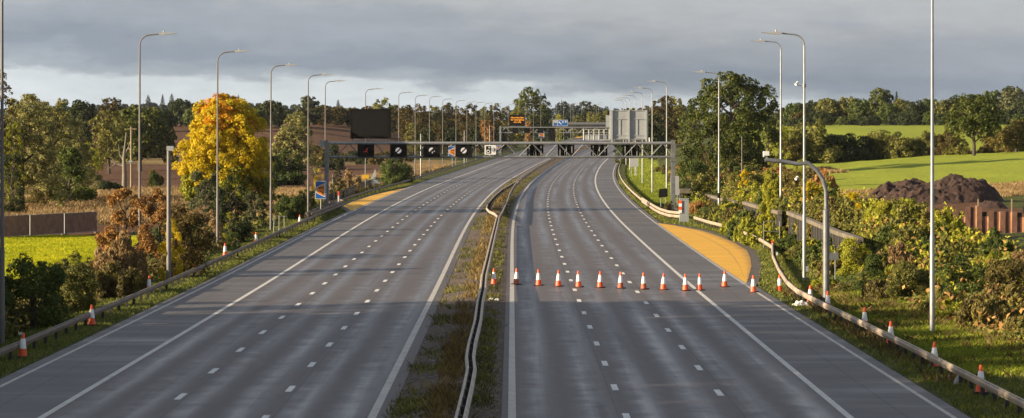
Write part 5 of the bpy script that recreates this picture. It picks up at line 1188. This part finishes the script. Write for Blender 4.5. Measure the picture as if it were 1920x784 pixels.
# scrub at the foot of the brown field, along the left
wood('field_scrub', '%s scrub along the edge of the brown field', 'scrub', ('scrub', 'dark', 'olive'), row_spots(80, 330, 560, 620, ([80, 330], [268, 262]), 26, ('scrub', 'olive', 'dark'), 8, 1.3) + row_spots(440, 620, 540, 600, 272, 24, ('dark', 'scrub', 'olive'), 6, 1.3) + row_spots(640, 780, 560, 620, 284, 22, ('scrub', 'dark'), 4, 1.3), 'stuff')

# right bank bushes
rb = [('yellow', 'twig', 1520, 342, 402, 42, 200, 'bright golden bush behind the goose neck arm'), ('lime', 'herb', 1442, 345, 440, 46, 196, 'tall yellow green bush just left of the second lamp column'),
 ('lime', 'herb', 1448, 300, 385, 38, 212, 'slender green sapling with yellow leaves above the slatted wall'), ('yellow', 'twig', 1600, 362, 425, 52, 168, 'bright yellow bush in front of the soil heap, left part'),
 ('lime', 'shrub', 1650, 378, 440, 62, 162, 'yellow green bush in front of the soil heap, middle'), ('lime', 'herb', 1700, 374, 440, 62, 160, 'yellow green bush in front of the soil heap, right of the middle'),
 ('olive', 'shrub', 1560, 380, 440, 60, 172, 'olive bush on the bank between two golden bushes'), ('lime', 'herb', 1770, 392, 462, 70, 152, 'leafy light green bush just right of the nearest right lamp column'),
 ('green', 'herb', 1868, 430, 500, 64, 140, 'light green leafy bush below the sheet piles'), ('scrub', 'shrub', 1480, 322, 372, 70, 226, 'brown green bush on the bank top left of the lamp with cameras'),
 ('rust', 'herb', 1545, 318, 360, 56, 222, 'reddish brown bush on the bank top under the green field'), ('yellow', 'twig', 1398, 318, 372, 28, 236, 'small yellow bush above the far slatted wall'),
 ('green', 'shrub', 1400, 395, 440, 40, 206, 'small green bush in front of the middle slatted wall'), ('olive', 'shrub', 1330, 318, 372, 80, 272, 'wide olive bush on the bank above the culvert'),
 ('green', 'shrub', 1300, 302, 350, 70, 300, 'green bush on the bank right of the gantry post'), ('olive', 'shrub', 1400, 325, 385, 80, 246, 'wide dull bush on the bank between lamp columns'),
 ('dark', 'shrub', 1293, 340, 362, 44, 287, 'dark ivy clump on top of the concrete headwall'), ('rust', 'herb', 1312, 378, 412, 46, 255, 'dry reddish brush below the culvert'),
 ('olive', 'twig', 1270, 398, 440, 20, 250, 'low weedy clump beside the roadside cabinet'), ('bronze', 'shrub', 1255, 378, 408, 26, 256, 'brown weeds at the foot of the right gantry post'),
 ('straw', 'herb', 1680, 458, 530, 86, 138, 'patch of tall tan dry grass on the bank left of the nearest lamp'), ('green', 'shrub', 1640, 478, 560, 70, 133, 'dark green bush in the bank left of the dry grass patch'),
 ('lime', 'shrub', 1600, 448, 530, 72, 146, 'yellow green bush below the near slatted wall'), ('olive', 'shrub', 1705, 490, 580, 80, 126, 'olive bush on the bank just left of the nearest right lamp'),
 ('scrub', 'herb', 1660, 520, 585, 90, 128, 'brown green bush above the green bank'), ('green', 'shrub', 1810, 480, 570, 96, 122, 'mid green bush on the bank right of the nearest lamp'),
 ('scrub', 'shrub', 1890, 490, 600, 110, 116, 'brown green bush at the right frame edge'), ('scrub', 'herb', 1850, 560, 660, 120, 109, 'brown green bramble on the lower bank near the right edge'),
 ('olive', 'herb', 1770, 540, 620, 80, 117, 'olive bramble behind the nearest right lamp column'), ('straw', 'twig', 1915, 470, 540, 60, 124, 'dry pale weeds at the right frame edge below the sheet piles'),
 ('scrub', 'herb', 1935, 590, 700, 110, 103, 'dark brown bush cut by the right frame edge'), ('lime', 'herb', 1545, 520, 575, 50, 139, 'yellow weeds behind the goose neck mast base'),
 ('green', 'twig', 1480, 440, 500, 46, 176, 'green weeds in front of the near slatted wall, left end'), ('olive', 'twig', 1590, 540, 590, 60, 134, 'olive brush above the right barrier, right of the mast'),
 ('lime', 'shrub', 1500, 300, 345, 40, 236, 'small yellowish bush beside the camera lamp column on the bank top')]
for i, (k, st, cx, yt, yb, wp, d, lab) in enumerate(rb):
    S(k, st, lab, cx, yt, yb, wp * 1.1, i % 6, 'near' if d < 240 else 'mid', d=d, group='bushes on the right bank', stem=(i % 2 == 0))
def near_scrub(name, label, n, u0, u1, y0, y1, kinds, seed, hm):
    rs = np.random.RandomState(seed); Yq = rs.uniform(y0, y1, n); Uq = u0(Yq) + (u1(Yq) - u0(Yq)) * rs.uniform(0, 1, n); sp_ = []
    for x, y in zip(cen(Yq) + Uq, Yq): wd = rs.uniform(1.3, 3.0); sp_.append((x, y, wd, wd * rs.uniform(.55, .95) * hm * (.72 if y < 140 and x > 22 else 1), kinds[rs.randint(len(kinds))]))
    wood(name, label, 'scrub', tuple(dict.fromkeys(kinds)), sp_, lod='scrub', styles=('herb', 'twig', 'herb'))
near_scrub('bank_scrub', '%s scrub growing all over the right bank', 330, lambda y: np.interp(y, [88, 108, 122, 135, 150, 265, 290, 420], [21.6, 20.9, 20.4, 20.8, 22.9, 22.9, 21, 25]), lambda y: np.interp(y, [90, 132, 140, 163, 230, 420], [36, 33, 28.5, 28.5, 29, 40]), 86, 300, ('olive', 'scrub', 'lime', 'olive', 'green', 'lime', 'olive', 'olive'), 31, 1.0)
near_scrub('bank_scrub', '%s brush on the right slope beyond the gantry', 110, lambda y: 23 + 0 * y, lambda y: 38 + 0 * y, 296, 470, ('scrub', 'olive', 'rust', 'green'), 36, 1.0)
near_scrub('wall_scrub', '%s weeds growing in front of the slatted walls', 110, lambda y: 20.0 + 0 * y, lambda y: 21.9 + 0 * y, 146, 285, ('lime', 'olive', 'green', 'scrub'), 32, .9)
near_scrub('verge_scrub', '%s scrub along the left verge', 60, lambda y: np.interp(y, [90, 200, 400], [-31, -30, -31]), lambda y: np.interp(y, [90, 170, 200, 400], [-24.6, -24.4, -26, -25.5]), 92, 330, ('scrub', 'dark', 'olive', 'green'), 33, .9)
# row of tall trees standing left of the view: their shade lies over the near road
for i, (x, y, h) in enumerate(((-40, 44, 18), (-42, 54, 18.5), (-39, 64, 17.5), (-42, 74, 18.5), (-40, 84, 17.5), (-43, 93, 18), (-40, 101, 16.5), (-42, 108.5, 15.5), (-52, 60, 20.5), (-53, 76, 20.5), (-52, 92, 20))):
    plant('tree', 'tree', 'tall green tree of the row standing just left of the view', (x, y, gz(x, y)), 17, h, 'round', 'green', 'big', i % 3, .0, 'tree row left of the view')

# ------------------------------------------------------------------ grass, weeds and undergrowth (uncountable)
def blades(name, label, cat, kind, pts, hmin, hmax, width, per=4, seed=0, lean=.5, spread=.12):
    """pts: (n,3) tuft feet; each tuft a few thin triangles"""
    rs = np.random.RandomState(seed); n = len(pts); P = np.repeat(pts, per, 0); m = len(P); P = P + np.concatenate([rs.normal(0, spread, (m, 2)), np.zeros((m, 1))], 1)
    th = rs.uniform(0, 6.283, m); h = rs.uniform(hmin, hmax, m); wv_ = np.stack([np.cos(th), np.sin(th), np.zeros(m)], -1) * (width * rs.uniform(.6, 1.3, m))[:, None]
    ld = rs.normal(0, lean, (m, 2)) * h[:, None]; tip = P + np.concatenate([ld, h[:, None]], 1)
    mid = P + np.concatenate([ld * .35, h[:, None] * .55], 1)
    V = np.stack([P - wv_, P + wv_, mid + wv_ * .7, tip], 1).reshape(-1, 3); F = np.arange(4 * m).reshape(m, 4)
    patch = np.sin(P[:, 0] * .9 + np.sin(P[:, 1] * .5) * 2) * np.cos(P[:, 1] * .6)
    tint = np.clip(.45 + .2 * patch + rs.normal(0, .18, m), 0, 1)
    return tag(link(name, mesh_np(name, V, F, tint=tint), LM[kind]), label, cat, None, 'stuff')
def scat(n, u0, u1, y0, y1, seed, ypow=1.6, surf=None, clump=0):
    rs = np.random.RandomState(seed); Y = y0 + (y1 - y0) * rs.uniform(0, 1, n) ** ypow; a = u0(Y) if callable(u0) else u0; c = u1(Y) if callable(u1) else u1
    U = a + (c - a) * rs.uniform(0, 1, n); X = cen(Y) + U
    if clump: k = (np.sin(X * .8 + 3 * np.sin(Y * .21)) * np.cos(Y * .33 + X * .3) + rs.uniform(-1, 1, n) * .7) > clump; X, Y, U = X[k], Y[k], U[k]
    if surf == 'med': Z = zroad(Y) - .02 + .13 * np.sin(np.pi * np.clip((U + 4.05) / 3.75, 0, 1))
    else: Z = ground(X, Y)
    return np.stack([X, Y, Z - .02], -1)
blades('verge_grass', 'rough grass on the left verge beside the hard shoulder', 'grass', 'grass', scat(26000, lambda y: UL - .25 - bay_left(y), -25, 66, 420, 1), .05, .17, .03, 4, 1)
blades('verge_grass', 'rough grass and weeds on the right verge beside the hard shoulder', 'grass', 'grass', scat(24000, lambda y: UR + .2 + bay_right(y), 21.5, 66, 420, 2), .05, .20, .03, 4, 2)
blades('bank_grass', 'fresh green grass on the lower right bank', 'grass', 'lawn', scat(14000, 17.2, 22, 88, 136, 3, 1.0), .08, .26, .03, 4, 3)
blades('bank_weeds', 'brown and olive weeds through the grass of the lower right bank', 'weeds', 'weed', scat(3600, 15.6, 22, 86, 140, 13, 1.0, None, .1), .1, .45, .025, 4, 13)
blades('bank_grass', 'bright green grass of the far right verge slope', 'grass', 'lawn', scat(7000, 17, 24, 290, 640, 4, 1.3), .1, .3, .05, 4, 4)
blades('field_grass', 'bright grass of the small left field', 'grass', 'meadow', scat(30000, -46, -29.5, 147, 208, 5, 1.0), .10, .28, .035, 4, 5)
blades('dry_grass', 'tall dry grass between site fence and brown field', 'grass', 'straw', scat(26000, -66, -26, 231, 350, 6, 1.0), .3, .9, .045, 4, 6, .35, .2)
blades('dry_grass', 'tan dry grass along the left verge beyond the gantry', 'grass', 'straw', scat(12000, -33, -25.5, 340, 560, 7, 1.0), .3, .8, .06, 4, 7, .35, .2)
blades('dry_grass', 'tan dry grass strip between soil heap and green field', 'grass', 'straw', scat(9000, 28, 62, 226, 252, 8, 1.0), .15, .5, .035, 4, 8, .35, .2)
blades('dry_grass', 'pale dry grass under the big oak', 'grass', 'straw', scat(4000, 26, 46, 330, 354, 9, 1.0), .3, .7, .06, 4, 9, .35, .2)
blades('median_weeds', 'tall brown dead weeds along the left of the median barrier', 'weeds', 'weed', scat(3600, -2.75, -1.85, 68, 420, 10, 1.5, 'med', -.1), .12, .5, .02, 4, 10, .35)
blades('median_weeds', 'low green weeds on the right of the median barrier', 'weeds', 'olive', scat(5000, -1.45, -.75, 70, 480, 11, 1.5, 'med', -.2), .05, .22, .025, 4, 11, .6)
blades('median_weeds', 'scattered green tufts on the left gravel of the median', 'weeds', 'olive', scat(5000, -4.0, -2.6, 70, 420, 12, 1.5, 'med', .45), .06, .3, .025, 4, 12, .6)
# scrub leaves carpeting the banks
def carpet(name, label, kind, pts, leaf, hgt, seed):
    rs = np.random.RandomState(seed); P = pts.copy(); bump = np.abs(np.sin(P[:, 0] * .9 + 1.7 * np.sin(P[:, 1] * .31)) * np.cos(P[:, 1] * .47 + P[:, 0] * .4)); P[:, 2] += rs.uniform(0, 1, len(P)) ** .6 * hgt * (.25 + bump)
    V, F = leaves(P, np.tile([-.4, -.2, .7], (len(P), 1)), leaf, rs, 1.2, 0, .8); tint = np.clip(.4 + .25 * (bump - .4) + rs.normal(0, .2, len(P)), 0, 1)
    tag(link(name, mesh_np(name, V, F, tint=tint), LM[kind]), label, 'undergrowth', None, 'stuff')
carpet('undergrowth', 'olive bramble undergrowth covering the right bank', 'olive', scat(60000, lambda y: np.interp(y, [90, 125, 150, 265, 290, 420], [21.6, 20.8, 22.6, 22.6, 22, 24]), lambda y: np.interp(y, [90, 150, 220, 420], [36, 31, 30, 40]), 88, 420, 21, 1.4), .17, 1.1, 21)
carpet('undergrowth', 'rust brown dead bracken across the right bank', 'rust', scat(20000, lambda y: np.interp(y, [90, 125, 150, 265, 290, 420], [21.4, 20.6, 22.6, 22.6, 22, 26]), lambda y: np.interp(y, [90, 150, 220, 420], [36, 30, 29, 38]), 88, 330, 22, 1.3, None, .15), .16, 1.3, 22)
carpet('undergrowth', 'green weeds between the right barrier and the slatted walls', 'green', scat(9000, 19.8, 21.7, 142, 290, 23, 1.1), .15, .7, 23)
carpet('undergrowth', 'yellow leaved weeds along the right bank', 'lime', scat(30000, 22.4, 31, 120, 270, 24, 1.1, None, .35), .16, 1.5, 24)
carpet('undergrowth', 'dark shaded undergrowth of the left verge', 'scrub', scat(34000, -30, -23.6, 84, 215, 25, 1.2, None, -.2), .16, 1.0, 25)
carpet('undergrowth', 'olive undergrowth along the left verge', 'olive', scat(16000, -29, -25, 180, 420, 26, 1.2, None, -.1), .2, .8, 26)

# ------------------------------------------------------------------ thin autumn haze in the air
b = MB(); b.box((0, 1150, 12), (3900, 2580, 60)); ho = b.build('haze', bpy.data.materials.new('haze')); m = ho.data.materials[0]; m.use_nodes = True; t = m.node_tree; t.nodes.clear()
o_ = t.nodes.new('ShaderNodeOutputMaterial'); pv = t.nodes.new('ShaderNodeVolumePrincipled'); pv.inputs['Color'].default_value = (.86, .90, .95, 1); pv.inputs['Density'].default_value = .00003; pv.inputs['Anisotropy'].default_value = .2; t.links.new(pv.outputs[0], o_.inputs['Volume'])
tag(ho, kind='stuff')
